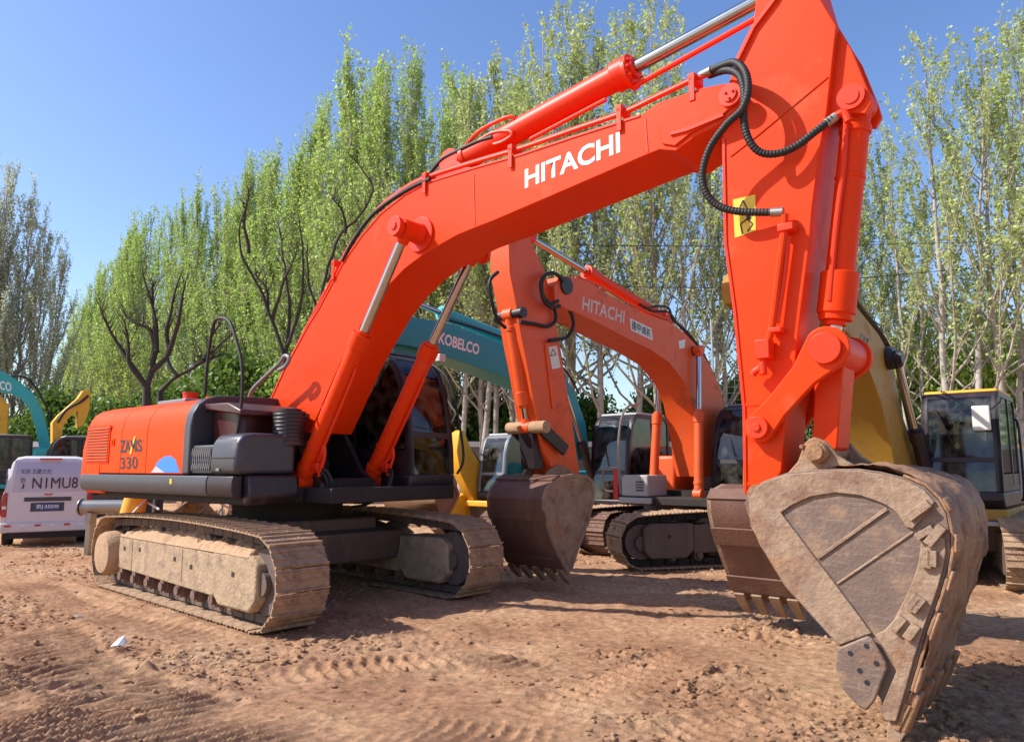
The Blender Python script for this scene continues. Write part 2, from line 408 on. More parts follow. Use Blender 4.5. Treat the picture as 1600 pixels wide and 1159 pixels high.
def ground_material():
    m = bpy.data.materials.new('red_brown_soil'); m.use_nodes = True
    nt = m.node_tree; N = nt.nodes; L = nt.links; b = N['Principled BSDF']
    tc = N.new('ShaderNodeTexCoord')
    def nz(s, det=8, ro=.6):
        n = N.new('ShaderNodeTexNoise'); n.inputs['Scale'].default_value = s; n.inputs['Detail'].default_value = det
        n.inputs['Roughness'].default_value = ro; L.new(tc.outputs['Object'], n.inputs['Vector']); return n
    r = N.new('ShaderNodeValToRGB'); a = nz(.55, 10, .65)
    e = r.color_ramp.elements
    e[0].position = .3; e[0].color = (.38, .188, .10, 1); e[1].position = .72; e[1].color = (.78, .51, .305, 1)
    k = e.new(.5); k.color = (.63, .36, .205, 1)
    L.new(a.outputs[0], r.inputs[0])
    c2 = nz(14, 8, .7); r2 = N.new('ShaderNodeMapRange'); r2.inputs[1].default_value = .3; r2.inputs[2].default_value = .7
    r2.inputs[3].default_value = .50; r2.inputs[4].default_value = 1.32  # speckle put into the soil colour; its darks imitate shade in tiny pits
    L.new(c2.outputs[0], r2.inputs[0])
    mu = N.new('ShaderNodeVectorMath'); mu.operation = 'MULTIPLY'
    L.new(r.outputs[0], mu.inputs[0]); L.new(r2.outputs[0], mu.inputs[1])
    g = nz(2.1, 6, .6); gr = N.new('ShaderNodeMapRange'); gr.inputs[1].default_value = .62; gr.inputs[2].default_value = .75; gr.inputs[4].default_value = .35
    L.new(g.outputs[0], gr.inputs[0])
    mx = N.new('ShaderNodeMix'); mx.data_type = 'RGBA'; mx.inputs[7].default_value = (.33, .26, .12, 1)
    L.new(gr.outputs[0], mx.inputs[0]); L.new(mu.outputs[0], mx.inputs[6]); L.new(mx.outputs[2], b.inputs['Base Color'])
    b.inputs['Roughness'].default_value = .95; b.inputs['Specular IOR Level'].default_value = .15
    b1 = N.new('ShaderNodeBump'); b1.inputs['Strength'].default_value = 1; b1.inputs['Distance'].default_value = .05
    n1 = nz(34, 10, .8); L.new(n1.outputs[0], b1.inputs['Height'])
    b2 = N.new('ShaderNodeBump'); b2.inputs['Strength'].default_value = .8; b2.inputs['Distance'].default_value = .012
    n2 = nz(110, 6, .7); L.new(n2.outputs[0], b2.inputs['Height'])
    L.new(b1.outputs[0], b2.inputs['Normal']); L.new(b2.outputs[0], b.inputs['Normal'])
    return m
M['soil'] = ground_material()

def np_mesh(name, V, Fq, mat_, smooth=False):
    me = bpy.data.meshes.new(name)
    nv, nf, k = len(V), len(Fq), Fq.shape[1]
    me.vertices.add(nv); me.vertices.foreach_set('co', V.astype(np.float32).ravel())
    me.loops.add(nf*k); me.loops.foreach_set('vertex_index', Fq.astype(np.int32).ravel())
    me.polygons.add(nf); me.polygons.foreach_set('loop_start', np.arange(0, nf*k, k, dtype=np.int32))
    me.polygons.foreach_set('loop_total', np.full(nf, k, dtype=np.int32))
    me.polygons.foreach_set('use_smooth', np.full(nf, smooth))
    me.update(calc_edges=True); me.validate(); me.materials.append(mat_)
    return me

def axis(fine0, fine1, step, lo, hi):
    a = list(np.arange(fine0, fine1, step)); s = step; x = a[-1]
    while x < hi: s *= 1.12; x += s; a.append(x)
    s = step; x = a[0]; b = []
    while x > lo: s *= 1.12; x -= s; b.append(x)
    return np.array(b[::-1] + a)
gx = axis(-6.5, 6.5, .024, -900, 900); gy = axis(3.0, 11.5, .024, -400, 1800)
GX, GY = np.meshgrid(gx, gy)
GH = ground_h(GX, GY)
fade = np.clip(1-(np.abs(GY)-30)/30, 0, 1)*np.clip(1-(np.abs(GX)-30)/30, 0, 1); GH = GH*fade
nx_, ny_ = len(gx), len(gy)
idx = np.arange(nx_*ny_).reshape(ny_, nx_)
Fq = np.stack([idx[:-1, :-1], idx[:-1, 1:], idx[1:, 1:], idx[1:, :-1]], -1).reshape(-1, 4)
gme = np_mesh('ground', np.stack([GX, GY, GH], -1).reshape(-1, 3), Fq, M['soil'], True)
ground = bpy.data.objects.new('ground', gme); col.objects.link(ground)
tag(ground, 'bare red brown soil of the yard with churned track prints', kind='structure')

# clods of soil lying on it
def clods():
    bm = bmesh.new(); bmesh.ops.create_icosphere(bm, subdivisions=1, radius=1)
    base = np.array([v.co[:] for v in bm.verts]); fc = np.array([[v.index for v in f.verts] for f in bm.faces]); bm.free()
    n = 42000
    y = 3.2 + 13*RNG.random(n)**1.7; x = (RNG.random(n)-.5)*2*(y*.8+.6)
    den = vnoise(x, y, 1.3, 5)*.6 + vnoise(x, y, .45, 6)*.4
    pm = np.zeros(n)
    for (a, b, w, p, d) in PRINTS:
        L = math.hypot(b[0]-a[0], b[1]-a[1]); tx, ty = (b[0]-a[0])/L, (b[1]-a[1])/L
        s_ = (x-a[0])*tx+(y-a[1])*ty; q = -(x-a[0])*ty+(y-a[1])*tx
        pm = np.maximum(pm, (np.abs(q) < w/2)*(s_ > 0)*(s_ < L)*.85)
    keep = RNG.random(n) < (1-pm)*np.clip((den-.43)*4.5, .05, 1)
    x, y = x[keep], y[keep]; n = len(x)
    sz = .006 + .019*RNG.random(n)**2.0 + (RNG.random(n) < .035)*RNG.random(n)*.03
    z = ground_h(x, y) + sz*.25
    V = base[None]*(1+.35*(RNG.random((n, 12, 1))-.5)*2)
    V = V*sz[:, None, None]*np.array([1.2, 1, .75])*(1+.4*(RNG.random((n, 1, 3))-.5))
    V = V + np.stack([x, y, z], -1)[:, None, :]
    F_ = (fc[None] + (np.arange(n)*12)[:, None, None]).reshape(-1, 3)
    me = np_mesh('soil_clods', V.reshape(-1, 3), F_, M['soil'])
    o = bpy.data.objects.new('soil_clods', me); col.objects.link(o)
    tag(o, 'loose crumbs and clods of red brown soil scattered on the yard', 'soil', kind='stuff')
clods()

# ------------------------------------------------------------------ writing on a surface
def text(fr, body, p0, p1, h_px, Y, m, parent, name, bold=.0, side=1, shear=None, fit=True):
    """flat print: baseline runs from pixel p0 to p1 of the lateral plane Y; h_px is the pixel of the top above p0"""
    A = on(fr, *p0, Y); B = on(fr, *p1, Y); C_ = on(fr, *h_px, Y)
    return text3(body, A, B, C_, m, parent, name, bold)

def text3(body, A, B, C_, m, parent, name, bold=0):
    cu = bpy.data.curves.new(name, 'FONT'); cu.body = body; cu.offset = bold; cu.resolution_u = 3
    ob = bpy.data.objects.new(name, cu); col.objects.link(ob)
    bpy.context.view_layer.update()
    dg = bpy.context.evaluated_depsgraph_get()
    me = bpy.data.meshes.new_from_object(ob.evaluated_get(dg))
    bpy.data.objects.remove(ob); bpy.data.curves.remove(cu)
    co = np.zeros(len(me.vertices)*3); me.vertices.foreach_get('co', co); co = co.reshape(-1, 3)
    x0, x1 = co[:, 0].min(), co[:, 0].max(); y0, y1 = co[:, 1].min(), co[:, 1].max()
    a = (co[:, 0]-x0)/(x1-x0); b = (co[:, 1]-y0)/(y1-y0)
    V = np.outer(1-a, A) + np.outer(a, B) + np.outer(b, (C_-A))
    me.vertices.foreach_set('co', V.ravel()); me.materials.clear(); me.materials.append(m); me.update()
    me.name = name
    o = bpy.data.objects.new(name, me); col.objects.link(o)
    if parent: o.parent = parent
    return o

# ------------------------------------------------------------------ machine pieces
def rotY(p, a):
    return (p[0]*math.cos(a)-p[1]*math.sin(a), p[0]*math.sin(a)+p[1]*math.cos(a))

def track_path(hl, Rr, top, n):
    pts = []
    for i in range(40): pts.append((-hl+2*hl*i/40, 0))
    for i in range(24): a = -math.pi/2+math.pi*i/24; pts.append((hl+Rr*math.cos(a), Rr+Rr*math.sin(a)))
    for i in range(40):
        t = i/40; pts.append((hl-2*hl*t, 2*Rr+(top-2*Rr)*math.sin(math.pi*t)**.8))
    for i in range(24): a = math.pi/2+math.pi*i/24; pts.append((-hl+Rr*math.cos(a), Rr+Rr*math.sin(a)))
    P = np.array(pts+[pts[0]]); seg = np.hypot(*(P[1:]-P[:-1]).T); S = np.concatenate([[0], np.cumsum(seg)])
    out = []
    for k in range(n):
        s = S[-1]*k/n; x = np.interp(s, S, P[:, 0]); z = np.interp(s, S, P[:, 1])
        x2 = np.interp((s+.02) % S[-1], S, P[:, 0]); z2 = np.interp((s+.02) % S[-1], S, P[:, 1])
        out.append((x, z, math.atan2(z2-z, x2-x)))
    return out, S[-1]/n

def shoe_mesh(pitch, w, m):
    b = MB(); p = pitch*.5
    b.box(-p+.004, p-.004, -w/2, w/2, .0, .014)            # z up = into the belt; grousers point out
    for gx_, gh in ((-p*.86, .026), (-p*.10, .013), (p*.62, .016)):
        b.add([(gx_-.008, -w/2, 0), (gx_+.012, -w/2, 0), (gx_+.008, -w/2, -gh), (gx_-.004, -w/2, -gh),
               (gx_-.008, w/2, 0), (gx_+.012, w/2, 0), (gx_+.008, w/2, -gh), (gx_-.004, w/2, -gh)],
              [(0,1,2,3), (7,6,5,4), (0,4,5,1), (1,5,6,2), (2,6,7,3), (3,7,4,0)])
    for sy in (-.09, .09): b.cyl((0.02, sy, -.012), (0.02, sy, .0), .016, n=6)
    return b.mesh('track_shoe', m, None)

def mud_heap(parent, x0, x1, y0, y1, z0, hgt, seed):
    nx, ny = 90, 14
    b = MB(); vs = []; fs = []
    for i in range(nx+1):
        for j in range(ny+1):
            x = x0+(x1-x0)*i/nx; y = y0+(y1-y0)*j/ny
            e = min(1, (j)/3, (ny-j)/3)*min(1, i/4, (nx-i)/4)
            h = hgt*min(1, e*1.2)*(.55*(j/ny)**.7*1.3+.12+.7*mn.noise((x*1.4, y*2, seed))+.35*abs(mn.noise((x*5, y*6, seed+3)))+.16*mn.noise((x*13, y*15, seed+5))+.10*mn.noise((x*30, y*32, seed+5)))
            vs.append((x, y-.03*e, z0+max(0, h)))
    for i in range(nx):
        for j in range(ny):
            a = i*(ny+1)+j; fs.append((a, a+ny+1, a+ny+2, a+1))
    b.add(vs, fs)
    return b.build('mud_heap', M['mud'], parent)

def undercarriage(root, dyaw, hl, gauge, w, Rr, top, shoe_m, frame_m, nshoe, mud=True, big=True):
    """two crawler tracks with every shoe, their side frames, rollers and the centre body"""
    sm = None
    for s in (-1, 1):
        path, pitch = track_path(hl, Rr, top, nshoe)
        if sm is None: sm = shoe_mesh(pitch, w, shoe_m)
        yc = s*gauge/2
        t = bpy.data.objects.new('crawler_track', None); col.objects.link(t); t.parent = root
        t.rotation_euler = (0, 0, dyaw); t.empty_display_size = .1
        t.location = (-yc*math.sin(dyaw), yc*math.cos(dyaw), 0)
        for (x, z, a) in path:
            inst(sm, 'track_shoe', t, (x, 0, z+.026*1), (0, -a, 0))
        ins = [(x*(1-.0)-0*.0, z) for x, z, a in path]
        c = MB()                                                 # link chain just inside the shoes
        for k in range(len(path)):
            x, z, a = path[k]; nxn, nz = -math.sin(a), math.cos(a)
            x += nxn*.085; z += nz*.085 + .02
            dx, dz = math.cos(a)*pitch*.46, math.sin(a)*pitch*.46
            ux, uz = nxn*.045, nz*.045
            for sy in (-.085, .085):
                q = [(x-dx-ux, z-dz-uz), (x+dx-ux, z+dz-uz), (x+dx+ux, z+dz+uz), (x-dx+ux, z-dz+uz)]
                c.prism(q, sy-.02, sy+.02)
        c.build('link_chain', M['frame_dark'] if big else M['under'], t)
        y0, y1 = -w*.36, w*.36
        b = MB()
        b.prism([(-hl*.86, .30), (hl*.52, .24), (hl*.52, .70), (hl*.2, .72), (-hl*.84, .74)], y0, y1)
        b.prism([(-hl*.84, .745), (hl*.48, .725), (hl*.4, .80), (-hl*.6, .82)], y0*.6, y1*.6)
        b.build('track_frame', frame_m, t, bevel=.015)
        g = MB(); g.prism([(hl*.525, .30), (hl*.60, .17), (hl*.93, .17), (hl*1.0, .30), (hl*1.0, .66), (hl*.93, .74), (hl*.525, .73)], y0-.03, y1+.03)
        g.build('idler_guard', frame_m, t, bevel=.03)
        sy_ = -1 if s < 0 else 1
        yo = y1 if s > 0 else y0
        b = MB()
        for fx in (-.62, .12): b.box(hl*fx-.008, hl*fx+.008, min(yo, yo+sy_*.006), max(yo, yo+sy_*.006), .31, .69)
        b.build('frame_rib', frame_m, t)
        b = MB()
        for fx, fz in ((-.75, .56), (-.50, .58), (.02, .55), (.24, .50), (.76, .52)): b.box(hl*fx-.03, hl*fx+.03, min(yo-sy_*.01, yo+sy_*(.034 if fx > .5 else .004)), max(yo-sy_*.01, yo+sy_*(.034 if fx > .5 else .004)), fz-.02, fz+.03)
        b.build('frame_slot', M['under'], t)
        b = MB(); b.cyl((hl, -.14, Rr+.02), (hl, .14, Rr+.02), Rr-.14, n=32); b.cyl((hl, -.2, Rr), (hl, .2, Rr), .12)
        b.build('idler_wheel', M['frame_dark'], t)
        b = MB(); nt_ = 21; prof = []
        for k in range(nt_*4):
            a = 2*math.pi*k/(nt_*4); r_ = (Rr-.10 if k % 4 in (0, 1) else Rr-.16); prof.append((-hl+r_*math.cos(a), Rr+r_*math.sin(a)))
        b.prism(prof, -.04, .04)
        b.build('sprocket', M['frame_dark'], t)
        for sy in ((-1,) if s < 0 else (1,)):
            d = MB(); rings = []
            for (yy, rr) in ((.1, .30), (.27, .29), (.33, .26), (.345, .15)):
                rings.append([(-hl+rr*math.cos(2*math.pi*k/28), sy*yy, Rr+rr*math.sin(2*math.pi*k/28)) for k in range(28)])
            d.loft(rings); d.build('final_drive', M['mud'] if mud else frame_m, t)
        for k in range(8 if big else 7):
            x = -hl*.80+(hl*1.52)*k/(7 if big else 6)
            rr = MB(); rr.cyl((x, -.17, .20), (x, .17, .20), .085, n=18)
            rr.cyl((x, -.23, .20), (x, -.17, .20), .055, n=14); rr.cyl((x, .17, .20), (x, .23, .20), .055, n=14)
            rr.box(x-.05, x+.05, -.21, -.18, .2, .3)
            rr.build('track_roller', M['shoe_dark'] if big else M['frame_dark'], t)
        for x in (-hl*.3, hl*.35):
            rr = MB(); rr.cyl((x, -.14, top-.19), (x, .14, top-.19), .075, n=16); rr.box(x-.04, x+.04, -.05, .05, .7, top-.19)
            rr.build('carrier_roller', M['frame_dark'], t)
        if mud and s < 0:
            mud_heap(t, -hl*.84, hl*.95, y0-.01, .12, .715, .24, 3.3)
            mud_heap(t, hl*.5, hl*.92, y0-.035, .1, .72, .12, 8.3)
    b = MB()
    for sx in (-1, 1):
        b.prism([(sx*.3, .35), (sx*1.0, .42), (sx*1.1, .8), (sx*.3, .95)], -gauge/2+w*.3, gauge/2-w*.3)
    b.box(-.9, .9, -.8, .8, .4, .98)
    b.build('carbody', frame_m if not mud else M['frame_dark'], root, bevel=.03, rz=dyaw)
    b = MB(); b.cyl((0, 0, .94), (0, 0, 1.22), .72, n=40); b.build('swing_ring', M['under'], root)

def ring_panel(b, outer, inner, y0, y1):
    n = len(outer)
    vs = [(x, y0, z) for x, z in outer]+[(x, y0, z) for x, z in inner]+[(x, y1, z) for x, z in outer]+[(x, y1, z) for x, z in inner]
    fs = []
    for i in range(n):
        j = (i+1) % n
        fs += [(i, j, j+n, i+n), (i+2*n, i+3*n, j+3*n, j+2*n), (i, i+2*n, j+2*n, j), (i+n, j+n, j+3*n, i+3*n)]
    b.add(vs, fs)

def inset(poly, d):
    P = [Vector(p) for p in poly]; n = len(P)
    area = sum(P[i].x*P[(i+1) % n].y-P[(i+1) % n].x*P[i].y for i in range(n)); sg = 1 if area > 0 else -1
    out = []
    for i in range(n):
        a, b, c = P[i-1], P[i], P[(i+1) % n]
        d1 = (b-a).normalized(); d2 = (c-b).normalized()
        n1 = Vector((-d1.y, d1.x))*sg; n2 = Vector((-d2.y, d2.x))*sg
        q = (n1+n2); q = q/max(.35, q.length_squared/2)
        out.append(tuple(b+q*d))
    return out

def cab(root, y0, y1, zb, zt, xb, xf, frame_m, body_m, roof_m, glass_m, lean=.55, name_glass='window', rail=True):
    H = zt-zb
    # front profile from sill to roof
    fp = [(xf+.02, zb+.14*H), (xf, zb+.32*H), (xf-.05, zb+.52*H), (xf-.14*lean/.55, zb+.72*H), (xf-.27*lean/.55, zb+.87*H), (xf-.42*lean/.55, zb+.955*H)]
    top = [(xf-.62*lean/.55, zt), (xb+.12, zt), (xb, zt-.14)]
    zs = zb+.14*H
    prof = fp+top+[(xb, zs)]
    # lower body
    b = MB(); b.prism([(xb, zb), (xf-.06, zb), (xf+.03, zb+.07*H), (xf+.03, zs-.004), (xb, zs-.004)], y0, y1)
    b.build('cab_base', body_m, root, bevel=.03)
    t = .045
    for y, s in ((y0, 1), (y1, -1)):
        f = MB(); inn = inset(prof, .07); ring_panel(f, prof, inn, y, y+s*t)
        xm = xb+(xf-xb)*.40                          # pillar between the rear glass and the door
        f.box(xm-.04, xm+.04, y+s*.002, y+s*(t-.002), zs+.05, zt-.06) if s > 0 else f.box(xm-.04, xm+.04, y-t+.002, y-.002, zs+.05, zt-.06)
        fr_ = f.build('side_frame', frame_m, root)
        zsplit = zb+.42*H
        # lower side panel and the two panes
        lp = MB(); lp.prism([(xb+.06, zs+.02), (xf-.05, zs+.02), (xf-.06, zsplit-.22), (xb+.06, zsplit-.22)], y+s*.008, y+s*.03); lp.build('door_panel', body_m, root)
        ii = inset(prof, .075)
        front = [p for p in ii if p[0] > xm+.05 and p[1] > zsplit]
        zt2 = zt-.08
        g1 = MB(); g1.prism([(xm+.045, zsplit-.2), (xf-.07, zsplit-.2)]+[(p[0], p[1]) for p in ii if p[0] > xm+.3 and p[1] > zsplit-.1]+[(xm+.045, zt2)], y+s*.015, y+s*.021)
        g1.build(name_glass, glass_m, root)
        g2 = MB(); g2.prism([(xb+.075, zsplit-.2), (xm-.045, zsplit-.2), (xm-.045, zt2), (xb+.14, zt2), (xb+.075, zt2-.1)], y+s*.015, y+s*.021)
        g2.build(name_glass, glass_m, root)
    # front: corner posts, header, transom and two bent panes
    pf = [(x, z) for x, z in fp]
    full = pf+[top[0]]
    b = MB()
    b.ribbon(full, y0+.001, y0+.085, .05); b.ribbon(full, y1-.085, y1-.001, .05)
    b.ribbon([full[-2], full[-1]], y0+.086, y1-.086, .05)
    zm = .30
    def pt(f):  # point on the front profile
        k = f*(len(pf)-1); i = min(int(k), len(pf)-2); t_ = k-i
        return (pf[i][0]*(1-t_)+pf[i+1][0]*t_, pf[i][1]*(1-t_)+pf[i+1][1]*t_)
    a, c = pt(.27), pt(.31)
    b.ribbon([a, c], y0+.086, y1-.086, .04)
    b.build('front_frame', frame_m, root)
    lo = [pt(k/8*.27) for k in range(9)]; up = [pt(.31+k/12*.69) for k in range(13)]
    o1 = MB(); o1.ribbon([(x-.012, z) for x, z in lo], y0+.086, y1-.086, .006); o1.build('windscreen_lower', glass_m, root)
    o2 = MB(); o2.ribbon([(x-.012, z) for x, z in up], y0+.086, y1-.086, .006); o2.build('windscreen', glass_m, root)
    # roof and back
    b = MB(); b.prism([(xf-.60*lean/.55, zt+.004), (xf-.66*lean/.55, zt+.05), (xb+.16, zt+.055), (xb+.06, zt+.004)], y0+.02, y1-.02)
    b.build('cab_roof', roof_m, root, bevel=.02)
    b = MB(); b.box(xb+.004, xb+.04, y0+.05, y1-.05, zs, zb+.5*H); b.box(xb+.004, xb+.04, y0+.05, y0+.12, zb+.5*H, zt-.15)
    b.box(xb+.004, xb+.04, y1-.12, y1-.05, zb+.5*H, zt-.15); b.box(xb+.004, xb+.04, y0+.05, y1-.05, zt-.2, zt-.145)
    b.build('cab_back', body_m, root)
    # inside: seat, consoles, floor
    ym = (y0+y1)/2; xs = xb+(xf-xb)*.38
    b = MB(); b.box(xs-.25, xs+.25, ym-.25, ym+.25, zs+.28, zs+.42); b.prism([(xs-.28, zs+.40), (xs-.16, zs+.40), (xs-.26, zs+1.05), (xs-.36, zs+1.05)], ym-.23, ym+.23)
    b.prism([(xs-.33, zs+1.07), (xs-.27, zs+1.07), (xs-.30, zs+1.24), (xs-.36, zs+1.24)], ym-.13, ym+.13)
    b.box(xs-.3, xs+.3, ym-.38, ym-.28, zs+.3, zs+.55); b.box(xs-.3, xs+.3, ym+.28, ym+.38, zs+.3, zs+.55)
    b.build('driver_seat', M['seat'], root, bevel=.03)
    b = MB(); b.tube([(xs+.28, ym-.33, zs+.55), (xs+.30, ym-.33, zs+.75)], .018); b.tube([(xs+.28, ym+.33, zs+.55), (xs+.30, ym+.33, zs+.75)], .018)
    b.box(xf-.25, xf-.15, y0+.1, y0+.25, zs, zs+.75)
    b.build('controls', M['black'], root)
    # wiper
    b = MB(); p = pt(.34); q = pt(.78); yy = y0+.2
    b.tube([(p[0]+.015, yy+.25, p[1]), (q[0]+.015, yy, q[1])], .008, n=6); b.build('wiper', M['black'], root)

def bucket(root, prof, opening_n, w, mats, teeth=5, ear=None, tooth_len=.22, tn=1):
    """prof: closed side outline; its first opening_n points run along the curved shell from hinge to lip"""
    ms, msh, mt = mats
    for s in (-1, 1):
        b = MB(); b.prism(prof, s*w/2, s*(w/2-.03)); b.build('side_plate', ms, root, bevel=.004)
    sh = prof[:opening_n]
    b = MB(); b.ribbon(sh, -w/2+.031, w/2-.031, .03); b.build('shell', msh, root)
    # wear strips across the shell
    return sh

def cyl_act(root, a, b, split, rb, rr, mb_, name='cylinder'):
    """hydraulic cylinder: barrel from a to split, rod to b, with eyes and gland; a part with a rod below it"""
    a, b = Vector(a), Vector(b); d = (b-a); s = a+d*split; u = d.normalized()
    m = MB(); m.cyl(a+u*.02, s, rb, n=24); m.cyl(s-u*.16, s+u*.03, rb*1.18, n=24); m.cyl(s+u*.03, s+u*.07, rb*.8, n=20)
    m.cyl(a+u*.16, a+u*.22, rb*1.12, n=24)
    m.cyl(a-Vector((0, rb*1.0, 0)), a+Vector((0, rb*1.0, 0)), rb*1.15, n=22)
    o = m.build(name, mb_, root, bevel=.006)
    r = MB(); r.cyl(s, b-u*rb*.9, rr, n=18); r.build('rod', M['chrome'], o)
    e = MB(); e.cyl(b-u*rb*1.5, b-u*rb*.3, rr*1.35, rr*1.6, n=18); e.cyl(b-Vector((0, rb*.9, 0)), b+Vector((0, rb*.9, 0)), rb*1.08, n=22)
    e.build('rod_eye', mb_, o)
    return o

# ================================================================== THE LARGE ORANGE EXCAVATOR
def main_excavator():
    U = MAINF
    root = empty('excavator', (U[0], U[1], 0), U[2], 'large bright orange excavator in the foreground, its bucket resting on the soil', 'excavator')
    HO = M['hood_orange']
    OR, ORR, CH, DK = M['orange'], M['orange_red'], M['charcoal'], M['dark']
    undercarriage(root, YT-U[2], 2.04, 2.59, .60, .47, 1.0, M['shoe'], M['frame_mud'], 48)
    # platform under the house
    b = MB(); b.box(-2.7, 1.22, -1.38, -.6, 1.22, 1.40); b.box(-2.7, 1.75, -.598, 1.42, 1.22, 1.40); b.box(-2.6, -.3, -1.3, 1.38, 1.40, 1.56); b.build('platform', M['under'], root, bevel=.02)
    # counterweight: rounded plan, lofted
    def plan(ins, z):
        pts = []
        for k in range(33):
            t = k/32; a = -math.pi/2+math.pi*t; ex = .62
            yy = (1.50-ins)*math.copysign(abs(math.sin(a))**ex, math.sin(a)); xx = -3.02-(.60-ins)*abs(math.cos(a))**1.0
            pts.append((xx, yy, z))
        return [(-2.45, -1.50+ins, z)]+pts+[(-2.45, 1.50-ins, z)]
    b = MB(); b.loft([plan(.10, 1.27), plan(.02, 1.33), plan(0, 1.45), plan(.01, 1.9), plan(.05, 2.15), plan(.13, 2.32), plan(.26, 2.43), plan(.5, 2.49)])
    b.build('counterweight', HO, root)
    # engine hood in three panels, with rounded shoulder
    sh = [(-1.49, 1.56), (-1.49, 2.12), (-1.465, 2.27), (-1.40, 2.39), (-1.30, 2.46), (-1.15, 2.505), (-.6, 2.53), (.6, 2.53), (1.15, 2.505), (1.30, 2.46), (1.40, 2.39), (1.49, 2.12), (1.49, 1.56)]
    def hood(name, x0, x1, m, grow=0, bevel=.006):
        b = MB(); b.prism_x([(y*(1+grow), 1.56+(z-1.56)*(1+grow*1.6)) for y, z in sh], x0, x1); return b.build(name, m, root, bevel=bevel)
    seams = [on(U, 190, 690, -1.49).x, on(U, 230, 690, -1.49).x, on(U, 288, 690, -1.49).x]
    x_l = -3.0
    pa = hood('hood_panel', x_l+.02, seams[0]-.006, HO)
    pb = hood('hood_panel', seams[0]+.006, seams[1]-.006, HO)
    pc = hood('hood_panel', seams[1]+.006, seams[2]-.004, HO)
    pd = hood('hood_end_band', seams[2]+.004, seams[2]+.17, CH, grow=.012, bevel=.02)
    b = MB(); b.box(x_l, seams[2], -1.45, 1.45, 1.52, 2.1); b.build('hood_core', M['under'], root)
    # louvre opening with slats
    l0, l1 = on(U, 137, 690, -1.5).x, on(U, 170, 690, -1.5).x
    z0, z1 = 1.72, 2.21
    b = MB(); b.box(l0, l1, -1.498, -1.4915, z0, z1); lf = b.build('louvre_recess', M['maroon'], root)
    n = 12
    for k in range(n):
        z = z0+(z1-z0)*(k+.5)/n
        b = MB(); b.prism_x([(-1.499, z-.012), (-1.515, z-.016), (-1.518, z-.010), (-1.499, z+.012)], l0+.006, l1-.006)
        b.build('louvre_slat', HO, lf)
    b = MB()
    for (x0, x1, zz0, zz1) in ((l0-.02, l0, z0-.02, z1+.02), (l1, l1+.02, z0-.02, z1+.02), (l0, l1, z0-.02, z0), (l0, l1, z1, z1+.02)):
        b.box(x0, x1, -1.502, -1.4912, zz0, zz1)
    b.build('louvre_frame', HO, lf)
    h0 = on(U, 176, 690, -1.495)
    b = MB(); b.box(h0.x-.03, h0.x+.06, -1.502, -1.4915, h0.z-.05, h0.z+.04); b.box(h0.x, h0.x+.03, -1.514, -1.503, h0.z-.03, h0.z+.02); b.build('latch', HO, pa)
    # lettering on the hood doors
    yt = -1.4945
    text(U, 'ZA', (187, 707), (204, 707), (187, 687), yt, M['black_txt'], pb, 'lettering', .035)
    text(U, 'IS', (210, 706), (222, 706), (210, 686), yt, M['black_txt'], pb, 'lettering', .035)
    P = [on(U, *q, yt-.001) for q in ((202, 709), (205, 709), (212, 681), (210, 681))]
    b = MB(); b.prism([(p.x, p.z) for p in P], yt-.001, yt-.003); b.build('lettering', M['decal_yellow'], pb)
    P = [on(U, *q, yt-.003) for q in ((202, 687), (205.5, 687), (209.5, 697), (207.5, 701))]
    b = MB(); b.prism([(p.x, p.z) for p in P], yt-.004, yt-.006); b.build('lettering', M['black_txt'], pb)
    text(U, '330', (188, 733), (215, 732), (188, 714), yt, M['black_txt'], pb, 'number', .02)
    def patch(pts, m, name, par, y=-1.4945):
        q = xz(U, pts, y); b = MB(); b.prism(q, y, y+.003); return b.build(name, m, par)
    patch([(236, 738), (243, 728), (257, 738)], M['decal_grey'], 'decal', pc)
    patch([(257, 738), (243, 727), (247, 720), (257, 713), (267, 712), (274, 718), (281, 738)], M['decal_blue'], 'decal', pc)
    # lower skirt
    def skirt(x0, x1, m, name):
        b = MB(); b.prism_x([(-1.40, 1.30), (-1.49, 1.31), (-1.525, 1.36), (-1.53, 1.47), (-1.515, 1.54), (-1.40, 1.548)], x0, x1)
        return b.build(name, m, root, bevel=.01)
    xs = on(U, 326, 750, -1.5).x
    sk = skirt(-3.02, xs-.01, CH, 'side_skirt')
    b = MB(); q = on(U, 267, 752, -1.533); b.box(q.x-.03, q.x+.02, -1.534, -1.531, q.z-.03, q.z+.03); b.build('sticker', M['decal_yellow'], sk)
    skirt(xs+.01, 1.20, M['dark'], 'side_skirt')
    # recess in front of the hood, pump housing, air cleaner
    b = MB(); b.box(seams[2]+.17, .82, -1.25, -.42, 1.4, 2.38); b.build('valve_cover', M['maroon'], root, bevel=.08)
    b = MB(); b.prism([(seams[2]+.17, 2.41), (.7, 2.40), (1.0, 2.30), (1.0, 2.24), (seams[2]+.17, 2.34)], -1.35, -.40); b.build('deck_cover', M['maroon'], root, bevel=.02)
    b = MB(); b.box(-1.0, -.34, .46, 1.3, 1.4, 2.45); b.build('rear_housing', DK, root, bevel=.05)
    b = MB(); b.cyl((1.12, -.78, 1.9), (1.12, -.78, 2.30), .19, n=28); b.cyl((1.12, -.78, 2.30), (1.12, -.78, 2.33), .14, n=20)
    for k in range(8): b.tube([(1.12+.19*math.cos(a_), -.78+.19*math.sin(a_), 1.95+.045*k) for a_ in [2*math.pi*i/16 for i in range(17)]], .008, n=5)
    b.build('air_cleaner', DK, root)
    # step box with perforated guard
    g0, g1 = on(U, 284, 720, -1.5).x, on(U, 328, 720, -1.5).x
    b = MB(); b.box(g0+.02, g1, -1.47, -1.2, 1.565, 1.90); gb = b.build('step_box', CH, root, bevel=.02)
    b = MB(); nx = 13
